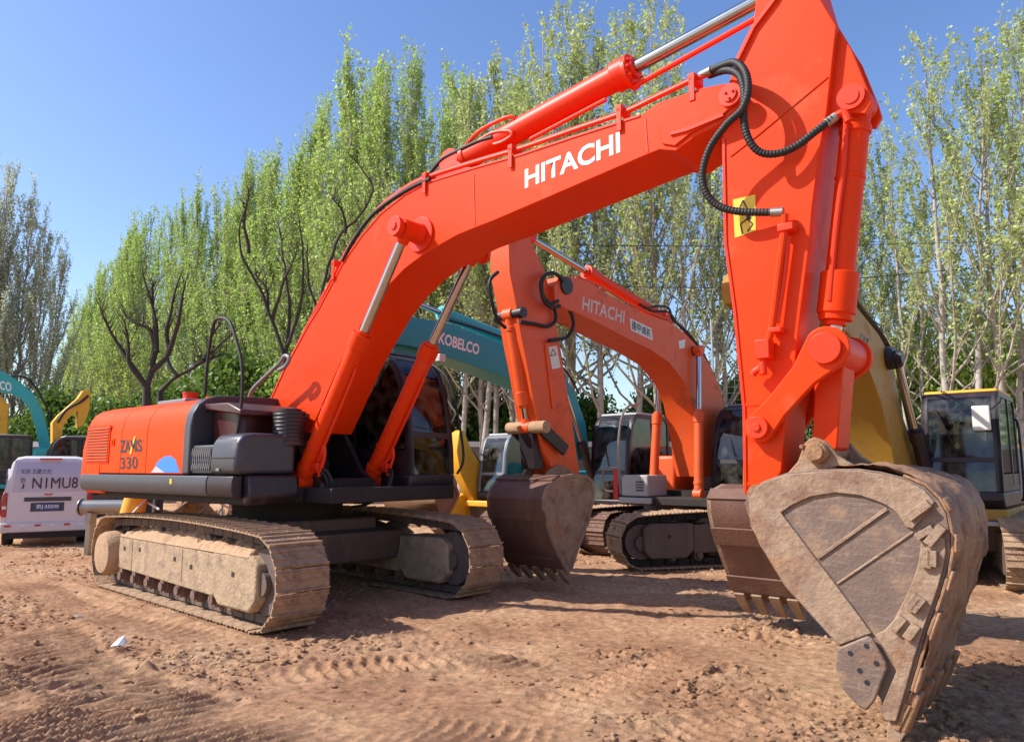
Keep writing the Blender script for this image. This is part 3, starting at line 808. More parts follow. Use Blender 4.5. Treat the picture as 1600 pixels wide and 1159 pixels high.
    for k in range(nx+1):
        x = g0+.05+(g1-g0-.09)*k/nx; b.tube([(x-.02, -1.478, 1.60), (x+.01, -1.478, 1.72), (x-.01, -1.478, 1.86)], .007, n=4)
        if k < nx: b.tube([(x+.03, -1.480, 1.60), (x+.0, -1.480, 1.72), (x+.03, -1.480, 1.86)], .005, n=4)
    b.build('guard_mesh', M['grey'], gb)
    tb = MB(); tb.prism_x([(-1.50, 1.56), (-1.52, 1.66), (-1.50, 1.90), (-1.44, 2.00), (-1.30, 2.03), (-.75, 2.03), (-.75, 1.56)], g1+.02, 1.24)
    o = tb.build('tool_box', CH, root, bevel=.05)
    b = MB(); b.box(g1+.06, 1.20, -1.524, -1.505, 1.745, 1.752); b.build('seam', M['black_txt'], o)
    b = MB(); b.box(.85, .92, -1.535, -1.50, 1.60, 1.63); b.build('latch', M['steel'], o)
    b = MB(); b.prism([(xs, 1.22), (1.26, 1.22), (1.34, 1.32), (1.30, 1.55), (xs, 1.55)], -1.38, -.75); b.build('front_step', DK, root, bevel=.03)
    # top of the hood: engine cover, exhaust, filler caps
    b = MB(); b.box(-2.1, -1.25, -.9, .3, 2.535, 2.60); b.build('engine_cover', M['grey'], root, bevel=.02)
    ex = on(U, 298, 612, -.55)
    b = MB(); b.cyl((ex.x, -.55, 2.50), (ex.x, -.55, 2.72), .105, n=24); b.cyl((ex.x, -.55, 2.72), (ex.x, -.55, 2.735), .115, n=24); b.build('exhaust_stack', ORR, root)
    b = MB(); b.cyl((-.95, -.7, 2.52), (-.95, -.7, 2.585), .075, n=20); b.cyl((-.95, -.7, 2.585), (-.95, -.7, 2.61), .05, n=20); b.build('filler_cap', ORR, root)
    # handrails
    def rail(pts, Y, r, m=M['black'], name='handrail', k=6):
        b = MB(); b.tube([on(U, u, v, (Y if not isinstance(Y, list) else Y[i])) for i, (u, v) in enumerate(pts)], r, n=10, smooth=k); return b.build(name, m, root)
    rail([(320, 618), (325, 560), (334, 506), (347, 497), (360, 505), (370, 535), (378, 570), (378, 620), (370, 680), (357, 735), (348, 768)], -1.30, .02)
    rail([(388, 625), (395, 608), (415, 588), (436, 568), (445, 556), (452, 560), (446, 572), (436, 578)], -.6, .026, M['grey'])
    # cab
    cab(root, .68, 1.50, 1.28, 3.20, -.30, 1.64, M['dark'], DK, M['dark'], M['glass'])
    b = MB(); b.box(.1, .5, .6, 1.0, 3.25, 3.33); b.build('roof_hatch', M['charcoal'], root, bevel=.02)
    b = MB(); b.tube([(1.72, 1.50, 1.55), (1.80, 1.54, 1.8), (1.66, 1.52, 2.5), (1.50, 1.50, 2.9), (1.2, 1.48, 3.12)], .018, smooth=5); b.build('cab_handrail', M['black'], root)
    q = on(U, 690, 552, 1.35)
    b = MB(); b.box(q.x-.06, q.x+.04, 1.28, 1.40, 3.10, 3.21); b.build('work_lamp', M['decal_grey'], root, bevel=.015)
    # swing frame front, boom brackets
    b = MB()
    for s in (-1, 1): b.prism([(-.35, 1.25), (1.35, 1.25), (1.30, 1.45), (1.05, 1.60), (.45, 2.35), (.0, 2.42), (-.35, 2.1)], s*.37, s*.44)
    b.build('boom_bracket', DK, root, bevel=.01)
    b = MB(); b.box(-.3, 1.30, -.36, .36, 1.23, 1.50); b.cyl((.30, -.22, 1.5), (.30, -.22, 1.8), .12); b.cyl((.55, .12, 1.5), (.55, .12, 1.75), .10); b.build('swing_motor', M['under'], root)

    # ---- boom
    YB = .33
    up = [(412, 668), (413, 645), (445, 575), (480, 510), (499, 480), (537, 408), (565, 368), (595, 333), (632, 304), (669, 284), (740, 262), (814, 241), (897, 213), (1000, 180), (1030, 160), (1060, 150), (1095, 138), (1131, 131)]
    tip = [(1146, 132), (1155, 140), (1158, 150), (1154, 165)]
    lo = [(1128, 192), (1085, 214), (1056, 236), (1030, 234), (1008, 243), (950, 268), (885, 296), (822, 323), (773, 344), (742, 356), (715, 367), (690, 381), (660, 399), (632, 420), (606, 447), (582, 478), (560, 515), (530, 570), (500, 640), (484, 676), (455, 676)]
    prof = xz(U, up+tip+lo, -YB)
    b = MB(); b.prism(prof, -YB, YB); boom = b.build('boom', OR, root, bevel=.008)
    # welded doubler plates and seams
    def strip(pts, w, Y, m, parent, name='weld_seam', t=.006):
        q = [Vector(p) for p in xz(U, pts, Y)]
        b = MB()
        for i in range(len(q)-1):
            d = (q[i+1]-q[i]).normalized(); nn = Vector((-d.y, d.x))*w/2
            b.prism([tuple(q[i]-nn), tuple(q[i+1]-nn), tuple(q[i+1]+nn), tuple(q[i]+nn)], Y, Y-t)
        return b.build(name, m, parent)
    strip([(740, 272), (742, 352)], .012, -YB, ORR, boom)
    strip([(1008, 184), (1012, 238)], .012, -YB, ORR, boom)
    dp = xz(U, [(1022, 172), (1062, 156), (1100, 143), (1131, 136), (1146, 137), (1152, 150), (1147, 166), (1122, 188), (1082, 208), (1056, 229), (1036, 226)], -YB)
    b = MB(); b.prism(dp, -YB-.001, -YB-.02); b.build('boss_plate', OR, boom, bevel=.006)
    strip([(1048, 210), (1075, 203), (1131, 180)], .03, -YB-.02, ORR, boom, 'stiffener', .02)
    pc_ = on(U, 1142, 150, -YB-.02)
    b = MB(); b.cyl((pc_.x, -YB-.02, pc_.z), (pc_.x, -YB-.05, pc_.z), .095, n=28); b.cyl((pc_.x, -YB-.05, pc_.z), (pc_.x, -YB-.065, pc_.z), .06, n=20)
    for k in range(3):
        a_ = k*2.09+.5; b.cyl((pc_.x+.035*math.cos(a_), -YB-.065, pc_.z+.035*math.sin(a_)), (pc_.x+.035*math.cos(a_), -YB-.078, pc_.z+.035*math.sin(a_)), .012, n=6)
    b.build('pivot_pin', ORR, boom)
    # top flange lip
    pu = xz(U, up[1:14], -YB)
    for s in (-1, 1):
        b = MB(); b.ribbon([(x, z+.004) for x, z in pu], s*YB-.012 if s > 0 else -YB-.010, s*YB+.010 if s > 0 else -YB+.012, -.02); b.build('top_flange', ORR, boom)
    text(U, 'HITACHI', (820, 295), (969, 238), (820, 265), -YB-.004, M['white_txt'], boom, 'lettering', .026)
    # boss of the boom cylinders
    R1 = Vector((on(U, 628, 357, -.62).x, -.62, on(U, 628, 357, -.62).z))
    b = MB(); b.cyl((R1.x, -.72, R1.z), (R1.x, .72, R1.z), .085, n=24)
    for s in (-1, 1):
        b.cyl((R1.x, s*.331, R1.z), (R1.x, s*.36, R1.z), .20, n=32); b.cyl((R1.x, s*.36, R1.z), (R1.x, s*.46, R1.z), .125, .11, n=28)
        b.cyl((R1.x, s*.68, R1.z), (R1.x, s*.74, R1.z), .11, n=24); b.cyl((R1.x, s*.74, R1.z), (R1.x, s*.755, R1.z), .05, n=6)
    b.build('cylinder_boss', ORR, boom, bevel=.006)
    # ---- boom cylinders
    for s in (-1, 1):
        a = Vector((1.04, s*.53, 1.47)); e = Vector((R1.x, s*.55, R1.z))
        o = cyl_act(root, a, e, .60, .105, .055, OR, 'boom_cylinder')
        u = (e-a).normalized(); side = Vector((u.z, 0, -u.x))
        b = MB()
        p1 = a+u*.22+side*.14; p2 = a+u*1.55+side*.135
        b.tube([a+u*.16+side*.10, p1, p1+u*.2, p2, p2+u*.07-side*.05], .018, n=8, smooth=3)
        b.tube([a+u*.2+side*.06+Vector((0, -.1*s, 0)), a+u*.45+side*.17, a+u*.6+side*.13, a+u*.5+side*.22, a+u*.25+side*.26], .02, n=8, smooth=5)
        for f in (.5, 1.0, 1.5): b.cyl(a+u*f, a+u*(f+.03), .112, n=24)
        b.build('cylinder_pipe', ORR, o)
        b = MB(); b.cyl(a+u*.30+side*.08, a+u*.30+side*.24, .035, n=10); b.box(*(lambda c: (c.x-.05, c.x+.05, c.y-.05, c.y+.05, c.z-.04, c.z+.04))(a+u*.34+side*.18)); b.build('cylinder_port', ORR, o, bevel=.008)
        b = MB(); q = a+u*.3+side*.24
        b.tube([q, q+Vector((.08, -.03*s, -.05)), q+Vector((.08, -.1*s, -.25)), q+Vector((-.1, -.2*s, -.38)), q+Vector((-.3, -.3*s, -.40))], .018, n=8, smooth=5)
        b.tube([q+Vector((-.04, 0, .03)), q+Vector((.12, -.03*s, .0)), q+Vector((.14, -.12*s, -.22)), q+Vector((-.05, -.25*s, -.40)), q+Vector((-.3, -.33*s, -.45))], .018, n=8, smooth=5)
        b.build('hydraulic_hose', M['black'], o)
    # ---- arm
    YA = .235
    armp = [(1196, -70), (1182, -10), (1177, 36), (1163, 68), (1150, 98), (1139, 128), (1133, 160), (1129, 217), (1131, 280), (1133, 380), (1146, 484), (1158, 600), (1163, 700), (1163, 772), (1180, 778), (1205, 765),
            (1221, 735), (1228, 642), (1240, 587), (1252, 480), (1265, 380), (1269, 326), (1280, 240), (1292, 174), (1307, 40), (1283, 0), (1262, -70)]
    prof = xz(U, armp, -YA)
    b = MB(); b.prism(prof, -YA, YA); arm = b.build('arm', OR, root, bevel=.01)
    strip([(1140, 243), (1180, 212), (1292, 119)], .035, -YA, OR, arm, 'weld_seam', .008)
    strip([(1161, 632), (1224, 628)], .03, -YA, OR, arm, 'weld_seam', .006)
    strip([(1163, 756), (1200, 752)], .03, -YA, OR, arm, 'weld_seam', .006)
    strip([(1221, -30), (1212, 0), (1178, 45), (1152, 98)], .03, -YA, ORR, arm, 'edge_flange', .03)
    strip([(1131, 217), (1134, 380), (1148, 484), (1163, 640), (1165, 770)], .022, -YA, ORR, arm, 'edge_flange', .012)
    # bucket-cylinder bracket
    br = xz(U, [(1286, 20), (1307, 40), (1330, 76), (1356, 140), (1362, 160), (1352, 178), (1325, 176), (1292, 178), (1284, 120)], -.17)
    b = MB()
    for s in (-1, 1): b.prism(br, s*.17, s*.12)
    b.build('cylinder_bracket', OR, arm, bevel=.008)
    BT = on(U, 1340, 166, 0)
    b = MB(); b.cyl((BT.x, -.21, BT.z), (BT.x, .21, BT.z), .06, n=20); b.cyl((BT.x, -.20, BT.z), (BT.x, -.17, BT.z), .10, n=24); b.build('bracket_pin', ORR, arm)
    # upper pin for the arm cylinder, out of sight above
    AC = on(U, 1222, -18, 0)
    b = MB(); b.cyl((AC.x, -.29, AC.z), (AC.x, .29, AC.z), .08, n=20); b.build('cylinder_pin', ORR, arm)
    # decal
    b = MB(); yq = -YA-.004; b.prism(xz(U, [(1145, 312), (1180, 304), (1181, 360), (1148, 372)], yq), yq, yq+.003); dc = b.build('warning_decal', M['decal_yellow'], arm)
    strip([(1152, 332), (1161, 313), (1169, 330), (1152, 332)], .010, yq-.001, M['black_txt'], dc, 'symbol', .002)
    strip([(1160, 366), (1157, 350), (1168, 342), (1176, 350), (1168, 362)], .012, yq-.001, M['black_txt'], dc, 'symbol', .002)
    b = MB(); c_ = on(U, 1170, 340, yq-.001); b.cyl((c_.x, yq-.001, c_.z), (c_.x, yq-.003, c_.z), .02, n=12); b.build('symbol', M['black_txt'], dc)
    # pipes and valve on the arm
    y = -YA-.08
    def apipe(pts, r, m, name, Y=y, par=arm, k=4, n=10):
        b = MB(); b.tube([on(U, u, v, (Y[i] if isinstance(Y, (list, tuple)) else Y)) for i, (u, v) in enumerate(pts)], r, n=n, smooth=k); return b.build(name, m, par)
    apipe([(1226, 335), (1224, 370), (1216, 430), (1206, 510), (1197, 540)], .03, OR, 'arm_pipe')
    apipe([(1232, 370), (1226, 430), (1214, 505)], .02, ORR, 'arm_pipe', y+.02)
    b = MB(); q = on(U, 1195, 545, y); b.box(q.x-.06, q.x+.05, y-.05, y+.07, q.z-.08, q.z+.07); b.cyl((q.x-.02, y, q.z-.1), (q.x-.02, y, q.z-.2), .03)
    b.build('pipe_valve', ORR, arm, bevel=.008); b = MB()
    q2 = on(U, 1229, 356, y); b.box(q2.x-.06, q2.x+.06, y-.04, y+.07, q2.z-.03, q2.z+.03); b.build('pipe_clamp', ORR, arm, bevel=.008); b = MB(); q3 = on(U, 1210, 516, y); b.box(q3.x-.04, q3.x+.06, y-.03, y+.07, q3.z-.02, q3.z+.02)
    b.build('pipe_clamp', ORR, arm, bevel=.008)
    apipe([(1193, 565), (1188, 575), (1180, 580), (1176, 586)], .028, ORR, 'arm_pipe')
    # ---- arm cylinder, lying on the boom
    A0 = on(U, 712, 262, 0); A1 = AC
    g = on(U, 985, 115, 0)
    b = MB(); d = (Vector((g.x, 0, g.z))-A0).normalized()
    o = cyl_act(root, A0+Vector((0, 0, .04)), A1, (Vector((g.x, 0, g.z))-A0).length/(A1-A0).length, .128, .06, ORR, 'arm_cylinder')
    b = MB()
    gg = Vector((g.x, 0, g.z))
    for k in range(10):
        a_ = k*math.pi/5; e1 = Vector((0, 1, 0)); e2 = d.cross(e1)
        c0 = gg+d*.03+(e1*math.cos(a_)+e2*math.sin(a_))*.135; b.cyl(c0-d*.03, c0+d*.03, .016, n=6)
    b.cyl(gg-d*.02, gg+d*.02, .165, n=28); b.build('gland_flange', ORR, o)
    b = MB(); b.tube([A0+d*.25+Vector((0, -.1, .12)), A0+d*.5+Vector((0, -.12, .19)), A0+d*.9+Vector((0, -.13, .16)), A0+d*1.0+Vector((0, -.1, .1))], .022, smooth=5)
    b.tube([gg-d*.25-Vector((0, .05, .17)), gg-d*1.2-Vector((0, .05, .17))], .022); b.build('cylinder_pipe', ORR, o)
    b = MB(); b.tube([gg+Vector((.02, 0, -.15)), A1+Vector((0, 0, -.14))], .025); b.build('guard_bar', ORR, o)
    bp_ = xz(U, [(672, 288), (690, 262), (712, 250), (730, 262), (765, 262)], -.2)
    b = MB()
    for s in (-1, 1): b.prism(bp_, s*.16, s*.22)
    b.build('cylinder_lug', ORR, boom, bevel=.01)
    # ---- pipes and hoses along the top of the boom
    pl = [(505, 466), (537, 402), (562, 362), (592, 327), (630, 297), (669, 277), (740, 254), (814, 232), (897, 203), (975, 176), (1030, 150), (1085, 124), (1108, 116)]
    for k, (yy, rr, dv) in enumerate(((-.30, .024, 0), (-.22, .024, -1), (.12, .022, -2), (.22, .022, -2))):
        apipe([(u, v+dv) for u, v in pl[(0 if k else 3):]], rr, ORR, 'boom_pipe', yy, boom, 5)
    apipe([(420, 632), (455, 560), (505, 466)], .02, ORR, 'boom_pipe', -.30, boom, 3)
    apipe([(430, 610), (462, 545), (508, 455)], .02, ORR, 'boom_pipe', -.20, boom, 3)
    for (u, v) in ((672, 280), (806, 238), (975, 178), (1088, 130), (530, 415)):
        c_ = on(U, u, v, -.26); b = MB(); b.box(c_.x-.03, c_.x+.03, -.36, -.18, c_.z-.02, c_.z+.05); b.box(c_.x-.025, c_.x+.025, -.36, -.345, c_.z-.20, c_.z+.02); b.build('pipe_clamp', ORR, boom, bevel=.005)
    apipe([(535, 408), (552, 376), (580, 338), (612, 312), (645, 292), (672, 280)], .025, M['black'], 'hydraulic_hose', -.34, boom, 5)
    apipe([(668, 276), (690, 250), (715, 236), (745, 222), (770, 214)], .024, M['black'], 'hydraulic_hose', -.12, boom, 5)
    apipe([(745, 222), (770, 208), (795, 205), (800, 212), (785, 222), (772, 226)], .022, ORR, 'boom_pipe', -.12, boom, 5)
    # spiral-wrapped hoses at the arm pivot
    def wrapped(pts, Ys, r, name='wrapped_hose'):
        P = catmull([on(U, u, v, Ys[i]) for i, (u, v) in enumerate(pts)], 14)
        b = MB(); n = 10; m_ = len(P); vs = []; fs = []
        u_ = (P[1]-P[0]).normalized().orthogonal().normalized()
        Q = []
        L_ = 0; acc = [0]
        for i in range(m_-1): L_ += (P[i+1]-P[i]).length; acc.append(L_)
        N_ = int(L_/.0065)
        for k in range(N_+1):
            s = L_*k/N_; i = min(np.searchsorted(acc, s, 'right')-1, m_-2); t = (s-acc[i])/max(1e-6, acc[i+1]-acc[i]); Q.append(P[i].lerp(P[i+1], t))
        m_ = len(Q)
        for i in range(m_):
            dd = (Q[min(i+1, m_-1)]-Q[max(i-1, 0)]).normalized(); u_ = (u_-dd*u_.dot(dd)).normalized(); w_ = dd.cross(u_)
            rr = r*(1.0+.055*(1 if (i % 4) > 1 else -1))
            for k in range(n): t = 2*math.pi*k/n; vs.append(Q[i]+(u_*math.cos(t)+w_*math.sin(t))*rr)
        for i in range(m_-1):
            for k in range(n): a = i*n+k; c = i*n+(k+1) % n; fs.append((a, c, c+n, a+n))
        b.add(vs, fs); return b.build(name, M['black'], boom)
    wrapped([(1106, 114), (1125, 104), (1148, 98), (1164, 112), (1169, 140), (1160, 170), (1135, 195), (1110, 230), (1098, 268), (1102, 298), (1120, 320), (1150, 330), (1190, 332), (1218, 331)],
            [-.30, -.36, -.44, -.5, -.52, -.52, -.52, -.50, -.48, -.46, -.42, -.38, -.34, -.32], .030)
    for (u0, v0, u1, v1, ya, yb) in ((1205, 332, 1224, 331, -.325, -.32), (1096, 118, 1112, 110, -.29, -.32), (1290, 194, 1306, 182, -.27, -.25)):
        b = MB(); b.cyl(on(U, u0, v0, ya), on(U, u1, v1, yb), .036, n=14); b.build('hose_fitting', M['steel'], boom)
    wrapped([(1108, 118), (1135, 110), (1155, 118), (1163, 145), (1162, 185), (1170, 218), (1188, 238), (1215, 240), (1245, 228), (1275, 205), (1302, 184)],
            [-.24, -.38, -.46, -.48, -.48, -.46, -.42, -.38, -.34, -.30, -.26], .030)
    apipe([(1300, 186), (1318, 176), (1326, 190)], .03, ORR, 'arm_pipe', -.24, arm, 4)
    apipe([(1322, 190), (1318, 260), (1308, 340), (1300, 420), (1296, 470)], .022, ORR, 'arm_pipe', -.13, arm, 4)
    # ---- bucket cylinder
    LP = on(U, 1300, 549, 0)
    o = cyl_act(root, BT, LP, .86, .105, .055, OR, 'bucket_cylinder')
    u = (LP-BT).normalized()
    b = MB(); b.cyl(BT+u*.86*(LP-BT).length-u*.34, BT+u*.86*(LP-BT).length-u*.02, .14, n=28)
    b.build('gland_sleeve', OR, o, bevel=.01); b = MB(); b.cyl(BT+u*.55, BT+u*.58, .113, n=24); b.build('barrel_band', OR, o, bevel=.01)
    # ---- links
    a0 = on(U, 1292, 545, -.30); a1 = on(U, 1187, 668, -.30)
    dd = (a1-a0).normalized(); nn = Vector((-dd.z, 0, dd.x)); Ld = (a1-a0).length
    prof = []
    for k in range(13): t = math.pi*.5+math.pi*k/12; prof.append(a0-dd*math.sin(t-math.pi/2)*0+(nn*math.sin(t)+dd*math.cos(t))*.165)
    prof.append(a0+dd*.25-nn*.10); prof.append(a1-dd*.2-nn*.09)
    for k in range(13): t = -math.pi/2+math.pi*k/12; prof.append(a1+(nn*math.sin(t)+dd*math.cos(t))*.115)
    prof.append(a1-dd*.2+nn*.09); prof.append(a0+dd*.25+nn*.10)
    b = MB()
    for s in (-1, 1): b.prism([(p.x, p.z) for p in prof], s*.26, s*.33)
    lk = b.build('side_link', OR, root, bevel=.01)
    b = MB(); b.cyl((a0.x, -.35, a0.z), (a0.x, .37, a0.z), .095, n=24)
    b.cyl((a0.x, -.33, a0.z), (a0.x, -.37, a0.z), .115, n=28); b.cyl((a0.x, -.26, a0.z), (a0.x, .26, a0.z), .14, n=28)
    b.build('link_pin', ORR, lk, bevel=.005); b = MB()
    b.cyl((a1.x, -.33, a1.z), (a1.x, -.37, a1.z), .085, n=24); b.cyl((a1.x, -.36, a1.z), (a1.x, .36, a1.z), .05, n=20)
    b.cyl((a1.x, -.37, a1.z), (a1.x, -.385, a1.z), .035, n=6); b.build('link_pin', ORR, lk, bevel=.005)
    c0 = on(U, 1297, 560, -.15); c1 = on(U, 1277, 705, -.15)
    pr = xz(U, [(1272, 540), (1320, 545), (1312, 640), (1308, 700), (1290, 712), (1268, 700), (1272, 620)], -.155)
    b = MB(); b.prism(pr, -.155, .155); b.build('push_link', OR, root, bevel=.012)
    # ---- bucket
    BW = .71
    P = lambda cx_, cy_: (1100+cx_/2.322, 660+cy_/2.322)
    shell = [P(*q) for q in ((158, 330), (146, 290), (165, 262), (210, 215), (300, 182), (420, 170), (560, 167), (640, 178), (720, 198), (800, 232), (850, 280), (878, 330), (892, 400), (893, 470), (882, 530), (862, 600), (835, 680), (800, 780), (772, 880), (745, 970), (715, 1060), (700, 1105))]
    back = [P(*q) for q in ((655, 1050), (640, 1000), (560, 900), (490, 812), (290, 590), (200, 440))]
    sx = xz(U, shell, -BW); bx_ = xz(U, back, -BW)
    bk = bpy.data.objects.new('bucket', None); col.objects.link(bk); bk.parent = root; bk.empty_display_size = .2
    full = sx+bx_
    for s in (-1, 1):
        b = MB(); b.prism(full, s*BW, s*(BW-.03)); b.build('side_plate', M['bucket_panel'], bk, bevel=.004)
    b = MB(); b.ribbon(sx, -BW+.031, BW-.031, -.03); b.build('shell', M['bucket_worn'], bk)
    # outer heel wrap and wear straps over the shell
    cxm = sum(p[0] for p in sx)/len(sx); czm = sum(p[1] for p in sx)/len(sx)
    def offs(path, d):
        Pp = [Vector(p) for p in path]; o_ = []
        for i in range(len(Pp)):
            dd_ = (Pp[min(i+1, len(Pp)-1)]-Pp[max(i-1, 0)]).normalized(); o_.append(tuple(Pp[i]+Vector((-dd_.y, dd_.x))*d))
        return o_
    heel = sx[8:20]
    b = MB(); b.ribbon(offs(heel, .004), -BW-.006, BW+.006, .018); b.build('heel_plate', M['bucket_worn'], bk, bevel=.004)
    for (i0, i1) in ((10, 11), (12, 13), (14, 15), (16, 17), (18, 19)):
        for yy in (-BW-.016,):
            b = MB(); b.ribbon(offs(sx[i0:i1+1], .022), yy, yy+.13, .022); b.build('wear_shroud', M['bucket_worn'], bk, bevel=.012)
    pth = [Vector(p) for p in offs(sx[5:21], .02)]; fine = []
    for i in range(len(pth)-1):
        for k in range(6): fine.append(pth[i].lerp(pth[i+1], k/6))
    nr = [Vector(q)-Vector(p) for p, q in zip([tuple(v) for v in fine], offs([tuple(v) for v in fine], 1.0))]
    b = MB(); vs = []; fs = []; ny2 = 64
    for i, p in enumerate(fine):
        for j in range(ny2+1):
            y_ = -BW-.004+(2*BW+.008)*j/ny2; q = Vector((p.x, y_, p.y))
            e_ = min(1, i/4, (len(fine)-1-i)/4); hh = -.012+.030*abs(mn.noise(q*3.1))*2+.022*mn.noise(q*9)+.012*mn.noise(q*24)
            d_ = nr[i]*max(-.015, hh*e_ - .01*(1-e_)); vs.append((p.x+d_.x, y_+.006*mn.noise(q*20), p.y+d_.y))
    for i in range(len(fine)-1):
        for j in range(ny2): a_ = i*(ny2+1)+j; fs.append((a_, a_+ny2+1, a_+ny2+2, a_+1))
    b.add(vs, fs); b.build('packed_soil', M['bucket_worn'], bk, smooth=60)
    # raised plates on the near and far sides
    def plate(pts, m, t=.018, name='wear_plate', bev=.006):
        q = xz(U, [P(*p) for p in pts], -BW)
        for s in (-1, 1):
            b = MB(); b.prism(q, s*(BW+.001), s*(BW+t)); b.build(name, m, bk, bevel=bev)
    plate([(165, 275), (210, 220), (300, 188), (420, 177), (560, 174), (640, 186), (720, 206), (795, 240), (840, 288), (760, 385), (735, 378), (705, 330), (672, 304), (640, 288), (570, 264), (480, 254), (390, 268), (320, 300), (282, 326), (480, 585), (612, 762), (492, 806), (296, 588), (172, 375)], M['bucket'], .02)
    plate([(875, 420), (880, 470), (868, 530), (850, 600), (822, 680), (788, 775), (760, 870), (736, 958), (700, 1080), (664, 1078), (640, 1040), (700, 900), (690, 860), (622, 770), (660, 748), (690, 715), (730, 640), (765, 560), (782, 500), (790, 430), (800, 390)], M['bucket'], .022)
    def bar(a, c, w, m=M['bucket'], t=.03):
        A = Vector(xz(U, [P(*a)], -BW)[0]); C2 = Vector(xz(U, [P(*c)], -BW)[0]); d_ = (C2-A).normalized(); n_ = Vector((-d_.y, d_.x))*w/2
        for s in (-1, 1):
            b = MB(); b.prism([tuple(A-n_), tuple(C2-n_), tuple(C2+n_), tuple(A+n_)], s*(BW+.001), s*(BW+t)); b.build('stiffening_bar', m, bk, bevel=.004)
    bar((413, 492), (665, 312), .022, t=.014); bar((484, 584), (760, 396), .014, t=.010)
    # wear blocks in pairs on the rounded edge
    for (a, c) in (((812, 455), (812, 525)), ((832, 462), (832, 520)), ((745, 675), (785, 625)), ((762, 682), (800, 635)), ((690, 748), (728, 702)), ((740, 780), (776, 730)), ((775, 415), (835, 380)), ((815, 440), (870, 375)), ((745, 345), (820, 290))):
        bar(a, c, .052 if a[0] < 760 or a[0] > 800 else .04, M['bucket'], .055)
    # side cutter with bolt holes
    q = xz(U, [P(*p) for p in ((494, 812), (600, 768), (618, 778), (668, 862), (672, 885), (628, 1000), (600, 1036), (575, 1028), (505, 955), (482, 880))], -BW)
    for s in (-1, 1):
        b = MB(); b.prism(q, s*(BW+.021), s*(BW+.055)); sc_ = b.build('side_cutter', M['bucket_panel'], bk, bevel=.012)
        b = MB()
        for h_ in ((540, 830), (598, 804), (634, 866), (574, 892), (600, 935)):
            c_ = on(U, *P(*h_), -BW); b.cyl((c_.x, s*(BW+.05), c_.z), (c_.x, s*(BW+.058), c_.z), .016, n=14)
        b.build('bolt_hole', M['black_txt'], sc_)
    # lip, adapters and teeth
    tipv = Vector(sx[-1]); dl = (Vector(sx[-1])-Vector(sx[-3])).normalized(); nl = Vector((-dl.y, dl.x))
    b = MB(); q0 = tipv-dl*.16; b.prism([tuple(q0-nl*.04), tuple(tipv+dl*.02-nl*.02), tuple(tipv+dl*.02+nl*.015), tuple(q0+nl*.035)], -BW, BW); b.build('lip', M['bucket_rust'], bk, bevel=.005)
    for k in range(5):
        yc = -BW+.07+k*(2*BW-.14)/4
        b = MB(); b.prism([tuple(tipv-dl*.22-nl*.065), tuple(tipv+dl*.01-nl*.06), tuple(tipv+dl*.03+nl*.06), tuple(tipv-dl*.25+nl*.07)], yc-.06, yc+.06); ad = b.build('tooth_adapter', M['bucket_rust'], bk, bevel=.02)
        t0 = tipv+dl*.0; L2 = .17; vs = []
        for (d_, h_, w_) in ((0, .055, .058), (.6, .035, .052), (1, .008, .045)):
            for (sn, sw) in ((-1, -1), (-1, 1), (1, 1), (1, -1)):
                p = t0+dl*L2*d_+nl*sn*h_; vs.append((p.x, yc+sw*w_, p.y))
        b = MB(); b.loft([vs[0:4], vs[4:8], vs[8:12]]); b.build('tooth', M['bucket'], ad, bevel=.006)
    # ears and pins
    ear = xz(U, [P(*p) for p in ((270, 200), (305, 180), (340, 140), (358, 90), (375, 62), (400, 52), (440, 68), (480, 118), (540, 155), (600, 172), (600, 215), (270, 230))], -.34)
    for s in (-1, 1):
        b = MB(); b.prism(ear, s*.34, s*.27); eo = b.build('hinge_ear', M['bucket'], bk, bevel=.01)
    c_ = on(U, *P(413, 108), -.34)
    b = MB(); b.cyl((c_.x, -.43, c_.z), (c_.x, .43, c_.z), .06, n=22); b.cyl((c_.x, -.34, c_.z), (c_.x, -.40, c_.z), .085, .075, n=26)
    b.cyl((c_.x-.10, -.345, c_.z-.02+.06), (c_.x-.10, -.38, c_.z+.04), .02, n=6)
    b.build('bucket_pin', M['bucket_rust'], bk, bevel=.006)
    c2 = on(U, 1190, 772, -.3)
    b = MB(); b.cyl((c2.x, -.40, c2.z), (c2.x, .40, c2.z), .075, n=24); b.build('bucket_pin', M['bucket_rust'], bk)
    return root
main_excavator()

# ================================================================== THE OTHER MACHINES
def pprism(fr, pts, Y, th, name, m, parent, bevel=.006, label=None):
    """plate or box girder: outline measured at lateral plane Y, extending by th away from the viewer"""
    q = xz(fr, pts, Y); b = MB(); b.prism(q, Y, Y-th if Y > 0 else Y+th)
    return b.build(name, m, parent, bevel=bevel, label=label)

def ptube(fr, pts, Y, r, name, m, parent, k=5, n=8):
    b = MB(); b.tube([on(fr, u, v, (Y[i] if isinstance(Y, (list, tuple)) else Y)) for i, (u, v) in enumerate(pts)], r, n=n, smooth=k)
    return b.build(name, m, parent)

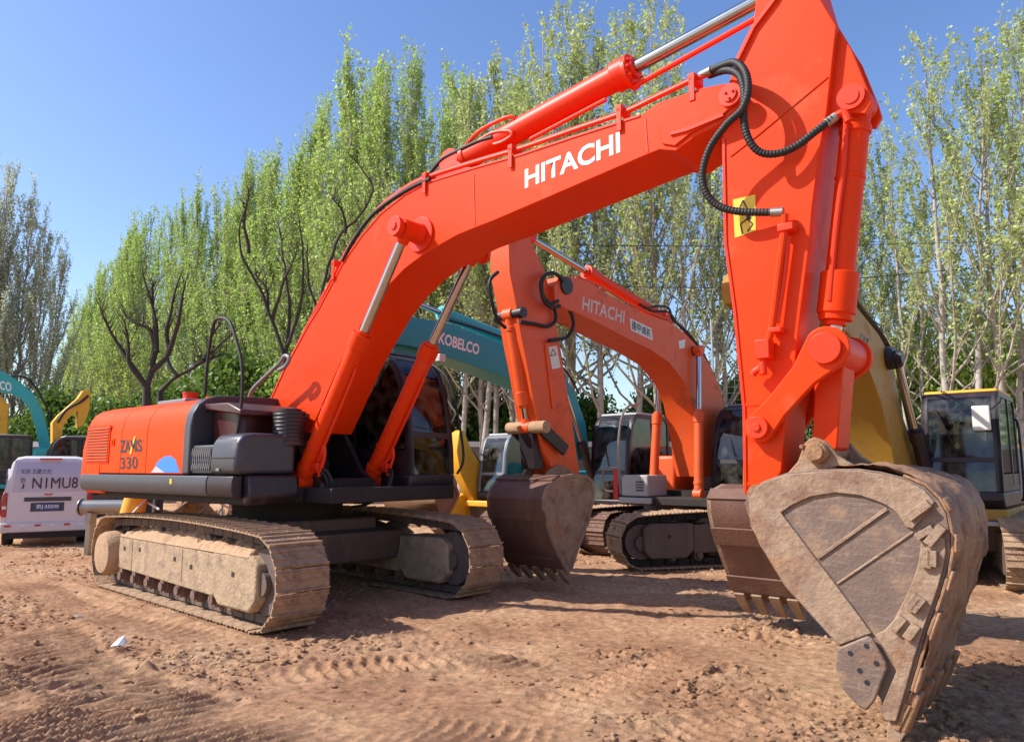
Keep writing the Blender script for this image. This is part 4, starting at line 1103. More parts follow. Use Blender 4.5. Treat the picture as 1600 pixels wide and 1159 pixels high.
def pbucket(fr, root, shell_px, back_px, Y, w, mats, teeth=5, tl=.2, straps=True):
    """bucket whose near side plate is outlined at plane Y; shell_px runs hinge -> back -> lip, back_px closes the mouth"""
    bk = bpy.data.objects.new('bucket', None); col.objects.link(bk); bk.parent = root; bk.empty_display_size = .2
    sh = xz(fr, shell_px, Y); full = sh+xz(fr, back_px, Y)
    y0, y1 = Y-w, Y
    for (a, c) in ((y0, y0+.03), (y1-.03, y1)):
        b = MB(); b.prism(full, a, c); b.build('side_plate', mats[0], bk, bevel=.004)
        b = MB(); q = inset(full, .05); ring_panel(b, full, q, (c if c == y1 else a-.015)+.001, (c+.015 if c == y1 else a-.001)); b.build('side_rim', mats[0], bk)
    cx = sum(p[0] for p in full)/len(full); cz = sum(p[1] for p in full)/len(full)
    # which side is outside
    a, c = Vector(sh[len(sh)//2]), Vector(sh[len(sh)//2+1]); d = (c-a).normalized(); nl = Vector((-d.y, d.x))
    sg = 1 if nl.dot(a-Vector((cx, cz))) > 0 else -1
    b = MB(); b.ribbon(sh, y0+.031, y1-.031, -sg*.028); b.build('shell', mats[1], bk)
    if straps:
        n = len(sh)
        def off(path, q):
            Pp = [Vector(p) for p in path]; o_ = []
            for i in range(len(Pp)):
                dd_ = (Pp[min(i+1, len(Pp)-1)]-Pp[max(i-1, 0)]).normalized(); o_.append(tuple(Pp[i]+Vector((-dd_.y, dd_.x))*q*sg))
            return o_
        for (i0, i1) in ((n//4, n//4+2), (n//2, n//2+2), (n-3, n-1)):
            b = MB(); b.ribbon(off(sh[i0:i1], .004), y0-.01, y1+.01, sg*.022); b.build('wear_plate', mats[1], bk, bevel=.004)
    tip = Vector(sh[-1]); dl = (Vector(sh[-1])-Vector(sh[-3])).normalized(); nn = Vector((-dl.y, dl.x))
    for k in range(teeth):
        yc = y0+.07+k*(w-.14)/(teeth-1); vs = []
        for (t_, h_, w_) in ((-.6, .055, .055), (.1, .05, .05), (1, .010, .038)):
            for (sn, sw) in ((-1, -1), (-1, 1), (1, 1), (1, -1)):
                p = tip+dl*tl*t_+nn*sn*h_; vs.append((p.x, yc+sw*w_, p.y))
        b = MB(); b.loft([vs[0:4], vs[4:8], vs[8:12]]); b.build('tooth', mats[2], bk, bevel=.005)
    return bk

def orange_two():
    F = H2F; OO = M['old_orange']; DK = M['dark']
    root = empty('excavator', (F[0], F[1], 0), F[2], 'faded orange excavator with white sticker on its boom, facing left beneath the large boom', 'excavator')
    undercarriage(root, R(-165)-F[2], 1.9, 2.2, .6, .42, .90, M['shoe'], M['frame_dark'], 44, mud=False, big=False)
    b = MB(); b.box(-2.2, 1.35, -1.0, 1.35, .98, 1.12); b.build('platform', M['under'], root, bevel=.02)
    b = MB(); b.box(.6, 1.42, -.95, -.28, 1.00, 1.10); b.build('deck_edge', M['light_grey'], root, bevel=.015)
    b = MB(); b.prism_x([(-.92, 1.12), (-.92, 1.42), (-.86, 1.50), (-.35, 1.50), (-.35, 1.12)], .75, 1.38); tb = b.build('tool_box', M['light_grey'], root, bevel=.03)
    b = MB()
    for k in range(4): b.box(1.375, 1.39, -.60, -.44, 1.22+k*.05, 1.24+k*.05)
    b.build('vent', M['black_txt'], tb)
    b = MB(); b.box(-1.9, -.6, -1.0, 1.2, 1.12, 2.05); b.build('engine_hood', M['light_grey'], root, bevel=.08)
    b = MB(); b.box(-.58, .4, -.95, -.4, 1.12, 1.85); b.build('fuel_tank', OO, root, bevel=.06)
    b = MB(); b.cyl((-1.0, -.2, 2.0), (-1.0, -.2, 2.35), .08, n=16); b.build('exhaust_stack', M['orange'], root)
    b = MB(); b.prism_x([(-1.3, 1.0), (1.3, 1.0), (1.3, 2.0), (1.1, 2.1), (-1.1, 2.1), (-1.3, 2.0)], -2.7, -1.92); b.build('counterweight', OO, root, bevel=.1)
    cab(root, .56, 1.44, 1.05, 2.72, -.85, .78, M['dark'], DK, M['grey'], M['glass_dusty'])
    up = [(866, 446), (874, 432), (890, 431), (923, 441), (950, 460), (1000, 487), (1045, 502), (1070, 520), (1092, 543), (1112, 575), (1126, 610), (1137, 655), (1142, 700), (1142, 740)]
    lo = [(1100, 745), (1094, 690), (1082, 628), (1068, 595), (1045, 566), (1017, 547), (975, 526), (923, 499), (880, 480), (867, 470)]
    boom = pprism(F, up+lo, .30, .60, 'boom', OO, root, .01)
    text(F, 'HITACHI', (909, 484), (975, 506), (911, 463), .304, M['faded_txt'], boom, 'lettering', .02)
    st = pprism(F, [(984, 497), (1018, 513), (1020, 532), (986, 516)], .306, .004, 'sticker', M['decal_white'], boom, 0)
    text(F, '德甲诚机', (987, 514), (1017, 528), (987, 500), .309, M['black_txt'], st, 'lettering', .01)
    pprism(F, [(1060, 533), (1071, 530), (1070, 543), (1062, 545)], .306, .004, 'sticker', M['decal_white'], boom, 0)
    # pins and cylinder boss
    c = on(F, 1084, 548, .30); b = MB(); b.cyl((c.x, .42, c.z), (c.x, -.42, c.z), .085, n=20); b.build('cylinder_boss', M['dark'], boom)
    for s in (1, -1):
        cyl_act(root, (1.05, s*.46, 1.18), (c.x, s*.40, c.z), .55, .08, .045, OO, 'boom_cylinder')
    a = on(F, 1040, 500, 0); e = on(F, 822, 368, 0)
    g = on(F, 918, 425, 0)
    cyl_act(root, a, e, (g-a).length/(e-a).length, .10, .05, M['orange_red'], 'arm_cylinder')
    ptube(F, [(1015, 480), (1030, 478), (1045, 482), (1052, 500), (1075, 520), (1100, 555), (1120, 600), (1135, 650)], .2, .022, 'hydraulic_hose', M['black'], boom)
    ptube(F, [(1000, 476), (1020, 486), (1045, 488), (1060, 508), (1085, 535), (1108, 575)], .1, .02, 'hydraulic_hose', M['black'], boom)
    ptube(F, [(900, 432), (940, 448), (990, 478), (1040, 498)], .22, .02, 'boom_pipe', OO, boom)
    # arm
    armp = [(795, 378), (812, 366), (826, 368), (838, 395), (852, 425), (862, 465), (872, 520), (880, 570), (893, 650), (906, 740), (884, 748), (868, 742), (850, 705), (838, 650), (826, 580), (814, 520), (806, 470), (797, 425)]
    arm = pprism(F, armp, .19, .38, 'arm', OO, root, .012)
    b = MB(); c = on(F, 860, 452, 0); b.cyl((c.x, -.33, c.z), (c.x, .33, c.z), .13, n=24); b.build('pivot_pin', M['dark'], arm)
    dp = pprism(F, [(850, 536), (864, 532), (878, 620), (862, 640)], .192, -.02, 'cover_plate', OO, arm, .004)
    s2 = pprism(F, [(857, 542), (870, 540), (876, 574), (863, 577)], .218, .004, 'sticker', M['decal_white'], arm, 0)
    def tri(pts, w, Y, par):
        q = [Vector(p) for p in xz(F, pts, Y)]; b = MB()
        for i in range(len(q)-1):
            d = (q[i+1]-q[i]).normalized(); nn = Vector((-d.y, d.x))*w/2; b.prism([tuple(q[i]-nn), tuple(q[i+1]-nn), tuple(q[i+1]+nn), tuple(q[i]+nn)], Y, Y+.002)
        b.build('symbol', M['black_txt'], par)
    tri([(860, 556), (864, 545), (869, 554), (860, 556)], .012, .219, s2)
    # hoses round the pivot
    for pts, yy in (([(880, 440), (868, 428), (852, 430), (845, 445), (850, 470), (862, 480), (875, 478)], .34), ([(878, 434), (862, 426), (848, 436), (848, 460), (860, 474), (872, 470)], .30),
                    ([(872, 470), (888, 482), (896, 505), (888, 525), (874, 530), (858, 532)], .26), ([(866, 480), (868, 500), (856, 510), (835, 506), (812, 503)], .24), ([(778, 425), (765, 440), (768, 470), (778, 500), (790, 512)], .1)):
        ptube(F, pts, yy, .026, 'hydraulic_hose', M['black'], arm)
    # bucket cylinder along the front of the arm, links
    A = on(F, 797, 492, .0); B_ = on(F, 824, 668, 0)
    cyl_act(root, A, B_, .78, .085, .045, OO, 'bucket_cylinder')
    b = MB(); b.cyl((A.x, -.26, A.z), (A.x, .26, A.z), .075, n=18); b.build('cylinder_pin', M['dark'], arm)
    a0 = on(F, 848, 668, .24); a1 = on(F, 880, 705, .24); 
    b = MB()
    for s in (-1, 1): b.prism([(B_.x-.09, B_.z+.05), (B_.x+.03, B_.z-.1), (a1.x+.03, a1.z-.06), (a1.x-.08, a1.z+.08)], s*.24, s*.29)
    b.build('side_link', M['dark'], root, bevel=.008)
    b = MB(); b.cyl((B_.x, -.36, B_.z), (B_.x, .36, B_.z), .085, n=20); b.build('link_pin', M['mud'], root)
    c = on(F, 880, 735, 0)
    b = MB(); b.prism([(B_.x-.08, B_.z), (B_.x+.06, B_.z), (B_.x-.02, c.z+.02), (B_.x-.2, c.z+.02)], -.13, .13); b.build('push_link', M['dark'], root, bevel=.01)
    shell = [(926, 750), (916, 742), (895, 740), (875, 744), (862, 752), (853, 764), (848, 780), (850, 798), (854, 815), (860, 836), (867, 855), (874, 872), (882, 888), (887, 897)]
    back = [(893, 890), (903, 860), (914, 830), (922, 804), (929, 775)]
    pbucket(F, root, shell, back, .52, 1.05, (M['bucket'], M['bucket_dark'], M['bucket']), tl=.17)
    b = MB()
    for s in (-1, 1): b.prism(xz(F, [(850, 748), (858, 735), (872, 726), (884, 728), (895, 738), (898, 748)], .24), s*.24, s*.20)
    b.build('hinge_ear', M['bucket'], root, bevel=.006)
    # rails
    b = MB(); b.tube([(1.35, -.95, 1.15), (1.38, -.97, 1.9), (1.30, -.95, 2.5), (1.15, -.9, 2.75), (.9, -.85, 2.80)], .022, smooth=5); b.build('handrail', M['steel'], root)
    b = MB(); b.tube([(1.37, -1.1, 1.2), (1.38, -1.3, 1.25), (1.38, -1.3, 1.6), (1.37, -1.0, 1.62)], .02, smooth=4); b.build('grab_rail', M['steel'], root)
    b = MB(); b.box(1.30, 1.34, -1.12, -1.02, 1.05, 1.62); b.build('red_strap', M['reflector_red'], root)
orange_two()

def yellow_three():
    F = Y3F; Y_ = M['dull_yellow']; DK = M['dark']
    root = empty('excavator', (F[0], F[1], 0), F[2], 'dull yellow excavator at right edge behind the large bucket, its cab glass dark', 'excavator')
    undercarriage(root, R(-117)-F[2], 2.0, 2.4, .6, .45, .95, M['shoe'], M['frame_dark'], 46, mud=False, big=False)
    b = MB(); b.box(-2.3, 1.6, -1.2, 1.5, .84, .90); b.build('platform', M['light_grey'], root, bevel=.02)
    b = MB(); b.box(-2.2, .36, .35, 1.46, .905, 1.06); b.build('deck_skirt', Y_, root, bevel=.02)
    b = MB(); b.box(.38, 1.5, .35, 1.46, .905, 1.06); b.build('deck_skirt', Y_, root, bevel=.02)
    b = MB(); b.box(-2.1, -.45, .5, 1.44, 1.07, 1.95); b.build('side_door', M['light_grey'], root, bevel=.06)
    b = MB(); b.box(-2.1, .6, -1.4, -.4, .95, 1.9); b.build('engine_hood', Y_, root, bevel=.06)
    b = MB(); b.prism_x([(-1.4, .9), (1.4, .9), (1.4, 1.9), (1.2, 2.05), (-1.2, 2.05), (-1.4, 1.9)], -2.9, -2.15); b.build('counterweight', Y_, root, bevel=.1)
    cab(root, .44, 1.42, 1.07, 2.72, -.38, 1.40, M['dark'], M['dark'], M['yellow'], M['glass_dusty'], lean=.25)
    b = MB(); b.box(1.45, 1.50, 1.12, 1.34, 2.15, 2.50); b.build('mirror', M['decal_white'], root, bevel=.02)
    b = MB(); b.tube([(1.46, 1.36, 2.45), (1.40, 1.46, 2.55), (1.3, 1.46, 2.6)], .014); b.build('mirror_arm', M['black'], root)
    b = MB(); b.tube([(.4, 1.50, 1.15), (.42, 1.54, 1.3), (.42, 1.54, 2.2), (.4, 1.5, 2.35)], .018, smooth=4); b.build('grab_rail', M['black'], root)
    up = [(1214, 432), (1218, 415), (1234, 405), (1268, 414), (1305, 440), (1336, 476), (1372, 521), (1394, 560), (1408, 642), (1430, 709), (1438, 760)]
    lo = [(1404, 765), (1394, 700), (1376, 625), (1352, 560), (1325, 520), (1290, 498), (1240, 480), (1218, 462)]
    boom = pprism(F, up+lo, .30, .60, 'boom', Y_, root, .01)
    c = on(F, 1386, 560, .3)
    b = MB(); b.cyl((c.x, .45, c.z), (c.x, -.45, c.z), .10, n=20); b.cyl((c.x, .31, c.z), (c.x, .40, c.z), .16, n=20); b.build('cylinder_boss', DK, boom)
    for s in (1, -1): cyl_act(root, (1.0, s*.48, 1.05), (c.x, s*.42, c.z), .52, .09, .05, DK, 'boom_cylinder')
    ptube(F, [(1300, 432), (1325, 452), (1345, 480), (1375, 518), (1398, 560), (1408, 610), (1424, 680)], .2, .025, 'hydraulic_hose', M['black'], boom)
    ptube(F, [(1290, 436), (1300, 425), (1330, 465), (1365, 510), (1388, 545)], .05, .022, 'hydraulic_hose', M['black'], boom)
    tx = text(F, 'CAT', (1343, 531), (1356, 541), (1345, 520), .304, M['black_txt'], boom, 'lettering', .02)
    arm = pprism(F, [(1182, 308), (1200, 300), (1225, 340), (1240, 420), (1246, 600), (1240, 745), (1212, 760), (1212, 600), (1212, 450), (1186, 400)], .17, .34, 'arm', M['dull_yellow'], root, .01)
    cyl_act(root, on(F, 1290, 415, 0), on(F, 1190, 318, 0), .6, .10, .05, DK, 'arm_cylinder')
    A = on(F, 1190, 440, 0); B_ = on(F, 1190, 680, 0)
    cyl_act(root, A, B_, .8, .085, .045, DK, 'bucket_cylinder')
    shell = [(1300, 770), (1285, 758), (1262, 758), (1248, 768), (1243, 785), (1244, 805), (1249, 830), (1256, 858), (1264, 885), (1272, 910), (1280, 935), (1286, 950)]
    back = [(1294, 935), (1306, 890), (1314, 850), (1314, 805)]
    pbucket(F, root, shell, back, .44, .88, (M['bucket'], M['bucket_dark'], M['bucket']), tl=.2)
yellow_three()

def teal_four():
    F = KBF; T = M['teal']; DK = M['dark']
    root = empty('excavator', (F[0], F[1], 0), F[2], 'teal excavator in the middle distance, its boom passing behind the faded orange arm', 'excavator')
    undercarriage(root, R(-132)-F[2], 1.8, 2.1, .55, .38, .8, M['shoe_dark'], M['frame_dark'], 42, mud=False, big=False)
    b = MB(); b.box(-2.2, 1.4, -1.25, 1.35, .60, .74); b.build('platform', M['light_grey'], root, bevel=.02)
    b = MB(); b.box(-2.1, -.35, .5, 1.3, .75, 1.6); b.build('side_door', T, root, bevel=.05)
    b = MB(); b.box(-2.1, .7, -1.25, -.4, .75, 1.55); b.build('engine_hood', T, root, bevel=.05)
    b = MB(); b.prism_x([(-1.3, .7), (1.3, .7), (1.3, 1.6), (1.1, 1.75), (-1.1, 1.75), (-1.3, 1.6)], -2.8, -2.15); b.build('counterweight', T, root, bevel=.1)
    cab(root, .42, 1.32, .74, 2.68, -.30, 1.32, M['dark'], M['dark'], M['light_grey'], M['glass_dusty'], lean=.35)
    up = [(600, 492), (640, 494), (700, 505), (790, 537), (850, 560), (880, 582), (900, 618), (915, 660), (922, 715)]
    lo = [(892, 722), (880, 665), (862, 630), (835, 608), (790, 590), (730, 568), (645, 541), (600, 535)]
    boom = pprism(F, up+lo, .28, .56, 'boom', T, root, .01)
    text(F, 'KOBELCO', (685, 536), (748, 555), (687, 518), .284, M['white_txt'], boom, 'lettering', .03)
    a = on(F, 850, 552, 0); g = on(F, 690, 489, 0); e = on(F, 620, 462, 0)
    cyl_act(root, a, e, (g-a).length/(e-a).length, .11, .05, M['teal_light'], 'arm_cylinder')
    c = on(F, 868, 590, .28)
    for s in (1, -1): cyl_act(root, (.95, s*.44, .8), (c.x, s*.40, c.z), .5, .08, .045, DK, 'boom_cylinder')
    ptube(F, [(700, 500), (760, 518), (830, 545), (880, 575), (905, 615)], .2, .022, 'hydraulic_hose', M['black'], boom)
    arm = pprism(F, [(605, 452), (625, 455), (650, 520), (668, 700), (665, 752), (645, 752), (625, 600), (606, 500)], .18, .36, 'arm', T, root, .01)
    shell = [(712, 756), (706, 744), (694, 738), (682, 742), (677, 756), (677, 772), (680, 788), (686, 802), (692, 814)]
    back = [(700, 806), (710, 790), (718, 772)]
    pbucket(F, root, shell, back, .55, 1.3, (M['bucket_tan'], M['bucket_tan'], M['bucket_tan']), tl=.15, straps=False)
teal_four()

def small_yellow():
    F = (-.25, 18.4, R(-130)); Y_ = M['yellow']
    root = empty('excavator', (F[0], F[1], 0), F[2], 'small bright yellow excavator with pale cab, between the large cab and the hanging bucket', 'excavator')
    undercarriage(root, 0, 1.2, 1.6, .4, .3, .62, M['shoe_dark'], M['frame_dark'], 36, mud=False, big=False)
    b = MB(); b.box(-1.5, 1.25, -1.0, 1.1, .72, .86); b.build('platform', Y_, root, bevel=.03)
    b = MB(); b.box(-1.5, .2, -.95, .15, .87, 1.55); b.build('engine_hood', Y_, root, bevel=.08)
    b = MB(); b.prism([(.55, .4), (1.8, .35), (1.9, .75), (1.3, 1.0), (.6, 1.0)], -.95, -.1); b.build('swing_post', Y_, root, bevel=.04)
    cab(root, .22, 1.02, .86, 2.38, -.15, 1.12, M['grey'], M['dark'], M['light_grey'], M['glass_dusty'], lean=.3)
    up = [(706, 676), (712, 672), (724, 700), (741, 730), (756, 760), (760, 790)]
    lo = [(738, 795), (722, 770), (708, 740), (702, 705)]
    boom = pprism(F, up+lo, -.1, .25, 'boom', Y_, root, .01)
    ptube(F, [(712, 668), (728, 690), (748, 720), (760, 745)], -.08, .02, 'hydraulic_hose', M['black'], boom)
    b = MB(); b.cyl((1.0, -.9, 1.0), (1.0, -.9, 1.45), .1, n=16); b.build('cylinder', Y_, root)
small_yellow()

def far_machine(name_label, F, paint, up, lo, y_near, cabz, bw, hz=2.3, txt=None):
    root = empty('excavator', (F[0], F[1], 0), F[2], name_label, 'excavator')
    undercarriage(root, 0, 1.7, 2.0, .5, .36, .75, M['shoe_dark'], M['frame_dark'], 36, mud=False, big=False)
    b = MB(); b.box(-2.0, 1.3, -1.2, 1.2, .9, 1.05); b.build('platform', paint, root, bevel=.03)
    b = MB(); b.box(-2.6, -.3, -1.25, 1.25, 1.06, hz); b.build('engine_hood', paint, root, bevel=.12)
    cab(root, .3, 1.2, 1.06, cabz, -.25, 1.25, M['dark'], M['dark'], M['light_grey'], M['glass_dusty'], lean=.4)
    boom = pprism(F, up+lo, y_near, .22 if y_near < 0 else .45, 'boom', paint, root, .01)
    if txt: text(F, txt[0], txt[1], txt[2], txt[3], y_near+(.004 if y_near > 0 else -.004), M['white_txt'], boom, 'lettering', .02)
    return root, boom
r_, b_ = far_machine('teal excavator at the left edge behind the white van', (-17.6, 26.5, R(-150)), M['teal_light'],
    [(-60, 572), (-20, 574), (0, 579), (15, 586), (34, 599), (52, 614), (66, 640), (74, 670), (80, 705)], [(62, 705), (56, 670), (46, 640), (32, 622), (14, 613), (-20, 608), (-60, 604)], .25, 2.7, 2.0, txt=('KOBELCO', (-38, 600), (18, 612), (-38, 586)))
ptube((-17.6, 26.5, R(-150)), [(10, 588), (40, 590), (60, 612), (78, 650), (84, 690)], .2, .035, 'hydraulic_hose', M['black'], b_)
r_, b_ = far_machine('yellow excavator partly hidden between the teal machine and the large orange engine hood', (-14.8, 25.4, R(-140)), M['yellow'],
    [(82, 660), (92, 648), (108, 634), (122, 622), (130, 610), (141, 610)], [(140, 640), (131, 664), (122, 668), (122, 642), (108, 652), (98, 668), (96, 700), (82, 700)], .25, 2.6, 2.0)
ptube((-14.8, 25.4, R(-140)), [(90, 660), (104, 640), (126, 628), (138, 618)], .28, .04, 'hydraulic_hose', M['black'], b_)
r_, b_ = far_machine('yellow excavator cut by the left edge, only its drooping arm showing', (-24.0, 27.5, R(-150)), M['yellow'],
    [(-60, 600), (-20, 606), (0, 618), (13, 632), (10, 690)], [(0, 690), (0, 650), (-16, 634), (-60, 630)], .15, 2.6, 2.0)

# ------------------------------------------------------------------ white van
def van():
    hd = R(121.5)
    root = empty('van', (-9.78, 15.6, 0), hd, 'dusty white minivan with large licence characters on its rear door, left of the engine hood', 'van')
    W = .80
    def sec(x, z0, z1, w0, w1, zb=1.0):
        # rounded cross-section, wider at the belt
        pts = []
        P = [(-W*w0, z0), (-W, z0+.25), (-W, zb), (-W*.97, zb+.15), (-W*w1, z1-.14), (-W*w1+.08, z1-.03), (-W*w1+.22, z1), (W*w1-.22, z1), (W*w1-.08, z1-.03), (W*w1, z1-.14), (W*.97, zb+.15), (W, zb), (W, z0+.25), (W*w0, z0)]
        return [(x, y, z) for y, z in P]
    b = MB()
    b.loft([sec(.0, .36, .92, .97, .98, .88), sec(.0, .34, 1.10, .97, .97), sec(.03, .34, 1.16, .97, .96)][:1]+[sec(.02, .34, 1.50, .97, .92), sec(.16, .34, 1.82, .97, .86), sec(.35, .34, 1.87, .97, .85), sec(2.6, .34, 1.88, .97, .85), sec(3.1, .36, 1.55, .97, .88), sec(3.6, .36, 1.15, .97, .92), sec(3.85, .40, .95, .94, .9)])
    body = b.build('body', M['van'], root, bevel=0)
    # rear door as its own panel following the slope of the tail
    def tail(z):  # x of the rear surface at height z
        return -.012 if z < .95 else (-.012+(z-.95)/.55*.03 if z < 1.5 else .02+(z-1.5)/.32*.13)
    zs = [.50, .7, .95, 1.1, 1.3, 1.5, 1.66, 1.78]
    def hw(z): return .70 if z < 1.0 else .70-(z-1.0)*.09
    vs = []; fs = []
    for z in zs: vs += [(tail(z)-.02, -hw(z), z), (tail(z)-.02, hw(z), z), (tail(z)+.01, hw(z), z), (tail(z)+.01, -hw(z), z)]
    for i in range(len(zs)-1):
        for k in range(4): a = 4*i; fs.append((a+k, a+(k+1) % 4, a+4+(k+1) % 4, a+4+k))
    fs += [(0, 1, 2, 3), tuple(4*len(zs)-1-k for k in range(4))]
    b = MB(); b.add(vs, fs); door = b.build('rear_door', M['van'], root)
    gz = [1.12, 1.25, 1.4, 1.5, 1.66, 1.74]; vs = []; fs = []
    for z in gz: vs += [(tail(z)-.026, -hw(z)+.05, z), (tail(z)-.026, hw(z)-.05, z), (tail(z)-.015, hw(z)-.05, z), (tail(z)-.015, -hw(z)+.05, z)]
    for i in range(len(gz)-1):
        for k in range(4): a = 4*i; fs.append((a+k, a+(k+1) % 4, a+4+(k+1) % 4, a+4+k))
    fs += [(0, 1, 2, 3), tuple(4*len(gz)-1-k for k in range(4))]
    b = MB(); b.add(vs, fs); b.build('rear_window', M['van_glass'], door)
    for s in (-1, 1):
        b = MB(); b.prism_x([(s*.70, .62), (s*.80, .62), (s*.808, .95), (s*.79, 1.10), (s*.72, 1.12)], -.03, .10); tl = b.build('tail_lamp', M['red_lens'], root, bevel=.015)
        b = MB(); b.box(-.034, -.028, s*.755-.035, s*.755+.035, .78, .84); b.build('lamp_lens', M['decal_white'], tl)
    b = MB(); b.box(-.07, .12, -.80, .80, .30, .50); bp = b.build('bumper', M['van'], root, bevel=.03)
    for k in range(6):
        b = MB(); y = .72-k*.26; b.box(-.078, -.07, y-.11, y, .42, .46); b.build('reflector', M['reflector_red'] if k % 2 == 0 else M['decal_white'], bp)
    b = MB(); b.box(-.07, .1, -.7, .7, .18, .30); b.build('under_bumper', M['under'], root)
    b = MB(); b.prism([( -.05, .93), (-.05, 1.0), (-.02, 1.02), (.0, 1.02), (.0, .93)], -.42, .42); b.prism([(-.045, .72), (-.03, .93), (-.02, .93), (-.02, .72)], -.30, .30); b.build('plate_garnish', M['charcoal'], door)
    b = MB(); b.box(-.055, -.047, -.22, .22, .745, .885); pl = b.build('number_plate', M['plate_blue'], root)
    # helper: text on the rear, y runs leftwards seen from behind so text starts at +y
    def rt(s, y0, y1, z0, z1, m, par, bold=.0, dx=-.004):
        def Pp(y, z): return Vector((tail(z)-.026+dx, y, z))
        return text3(s, Pp(y0, z0), Pp(y1, z0), Pp(y0, z1), m, par, 'lettering', bold)
    t = text3('京J·35030', Vector((-.059, .20, .765)), Vector((-.059, -.20, .765)), Vector((-.059, .20, .865)), M['white_txt'], pl, 'lettering', .01)
    rt('N1MU8', .30, -.52, 1.19, 1.42, M['black_txt'], door, 0, -.016)
    rt('京', .52, .42, 1.31, 1.42, M['black_txt'], door, 0, -.016); rt('J', .50, .44, 1.19, 1.29, M['black_txt'], door, 0, -.016)
    rt('北京 五菱之光', .52, -.02, 1.50, 1.60, M['black_txt'], door, 0, -.035)
    b = MB()
    for s in (-1, 1): b.prism_x([(0, 1.06), (s*.03, 1.045), (s*.09, 1.09), (s*.05, 1.085), (0, 1.075)], -.045, -.03)
    b.build('emblem', M['reflector_red'], door)
    b = MB(); b.box(.06, .12, -.2, .2, 1.79, 1.825); b.build('brake_lamp', M['red_lens'], root)
    for y in (-.68, .68):
        for x in (.75, 3.1):
            b = MB(); b.cyl((x, y-.1, .30), (x, y+.1, .30), .30, n=28); w = b.build('wheel', M['black'], root, bevel=.02)
            b = MB(); b.cyl((x, y-.104*(1 if y < 0 else -1), .30), (x, y-.09*(1 if y < 0 else -1), .30), .17, n=20); b.build('rim', M['grey'], w)
    for s in (-1, 1):
        b = MB(); b.prism([(.35, 1.15), (1.5, 1.15), (1.5, 1.60), (.50, 1.60)], s*.765, s*.79); b.build('side_window', M['glass_dusty'], root)
    b = MB()
    for s in (-1, 1): b.box(2.9, 2.98, s*.84-.08, s*.84+.08, 1.1, 1.35)
    b.build('door_mirror', M['black'], root, bevel=.02)
van()

# ------------------------------------------------------------------ site wall, wire fence, odds and ends
def wall():
    root = empty('site_wall', (0, 33, 0), 0, 'long low dark boundary wall with white coping slabs behind the machines', 'wall')
    b = MB(); b.box(-60, 60, 0, .22, -.1, 2.52); b.build('wall_body', M['wall'], root)
    cm = MB().box(-.99, .99, -.05, .27, 2.523, 2.76).mesh('coping_slab', M['coping'], None)
    for k in range(-25, 26): inst(cm, 'coping_slab', root, (k*2.0, 0, 0))
    pm = MB().box(-.12, .12, -.06, .002, -.1, 2.51).mesh('wall_pier', M['wall'], None)
    for k in range(-12, 13): inst(pm, 'wall_pier', root, (k*4.0+1, -.002, 0))
wall()

def wire_fence():
    x0, x1, y = 5.9, 10.6, 22.5
    root = empty('wire_fence', (x0, y, 0), 0, 'tall thin wire fence with pale steel posts between the orange booms', 'fence')
    pm = MB().cyl((0, 0, 0), (0, 0, 6.2), .035, n=10).mesh('fence_post', M['wire'], 35)
    for k in range(3): inst(pm, 'fence_post', root, (.35+k*2.1, 0, 0))
    b = MB()
    for k in range(30): b.tube([(0, 0, .3+k*.2), (x1-x0, 0, .3+k*.2)], .006, n=4)
    for k in range(19): b.tube([(k*.25, 0, .2), (k*.25, 0, 6.1)], .004, n=4)
    o = b.build('wire_mesh', M['wire'], root); o['kind'] = 'stuff'
wire_fence()

for i, (z0, z1, lab) in enumerate(((10.6, 9.2, 'upper thin power cable crossing the sky at right'), (9.2, 8.3, 'lower thin power cable crossing the sky at right'))):
    b = MB(); b.tube([(2, 24, z0-1.5), (8, 24, z0-1.2-.35), (16, 24, z1), (24, 24, z1+.3)], .014, n=5, smooth=8)
    o = b.build('power_cable', M['black'], None); tag(o, lab, 'cable')

def yellow_post():
    root = empty('bollard', tuple(at_depth(206, 800, 13.5))[:2]+(0,), 0, 'yellow tapering steel post seen beneath the orange engine hood', 'post')
    b = MB(); b.cyl((-.12, 0, 0), (.10, 0, 1.35), .26, .17, n=24); b.build('post', M['yellow'], root)
    b = MB(); b.cyl((0, 0, 0), (0, 0, .06), .4, n=24); b.build('base_plate', M['dark'], root)
yellow_post()
p = at_depth(170, 795, 13.8)
b = MB(); b.cyl((-.5, 0, .9), (.45, .15, .9), .13, n=18); b.cyl((-.52, 0, .9), (-.5, 0, .9), .16, n=18)
b.box(-.35, -.27, -.1, .1, 0, .8); b.box(.22, .3, .0, .2, 0, .8)
o = b.build('pipe_stand', M['steel'], None, loc=(p.x, p.y, 0)); tag(o, 'grey steel pipe on short legs between the van and the muddy track', 'pipe')

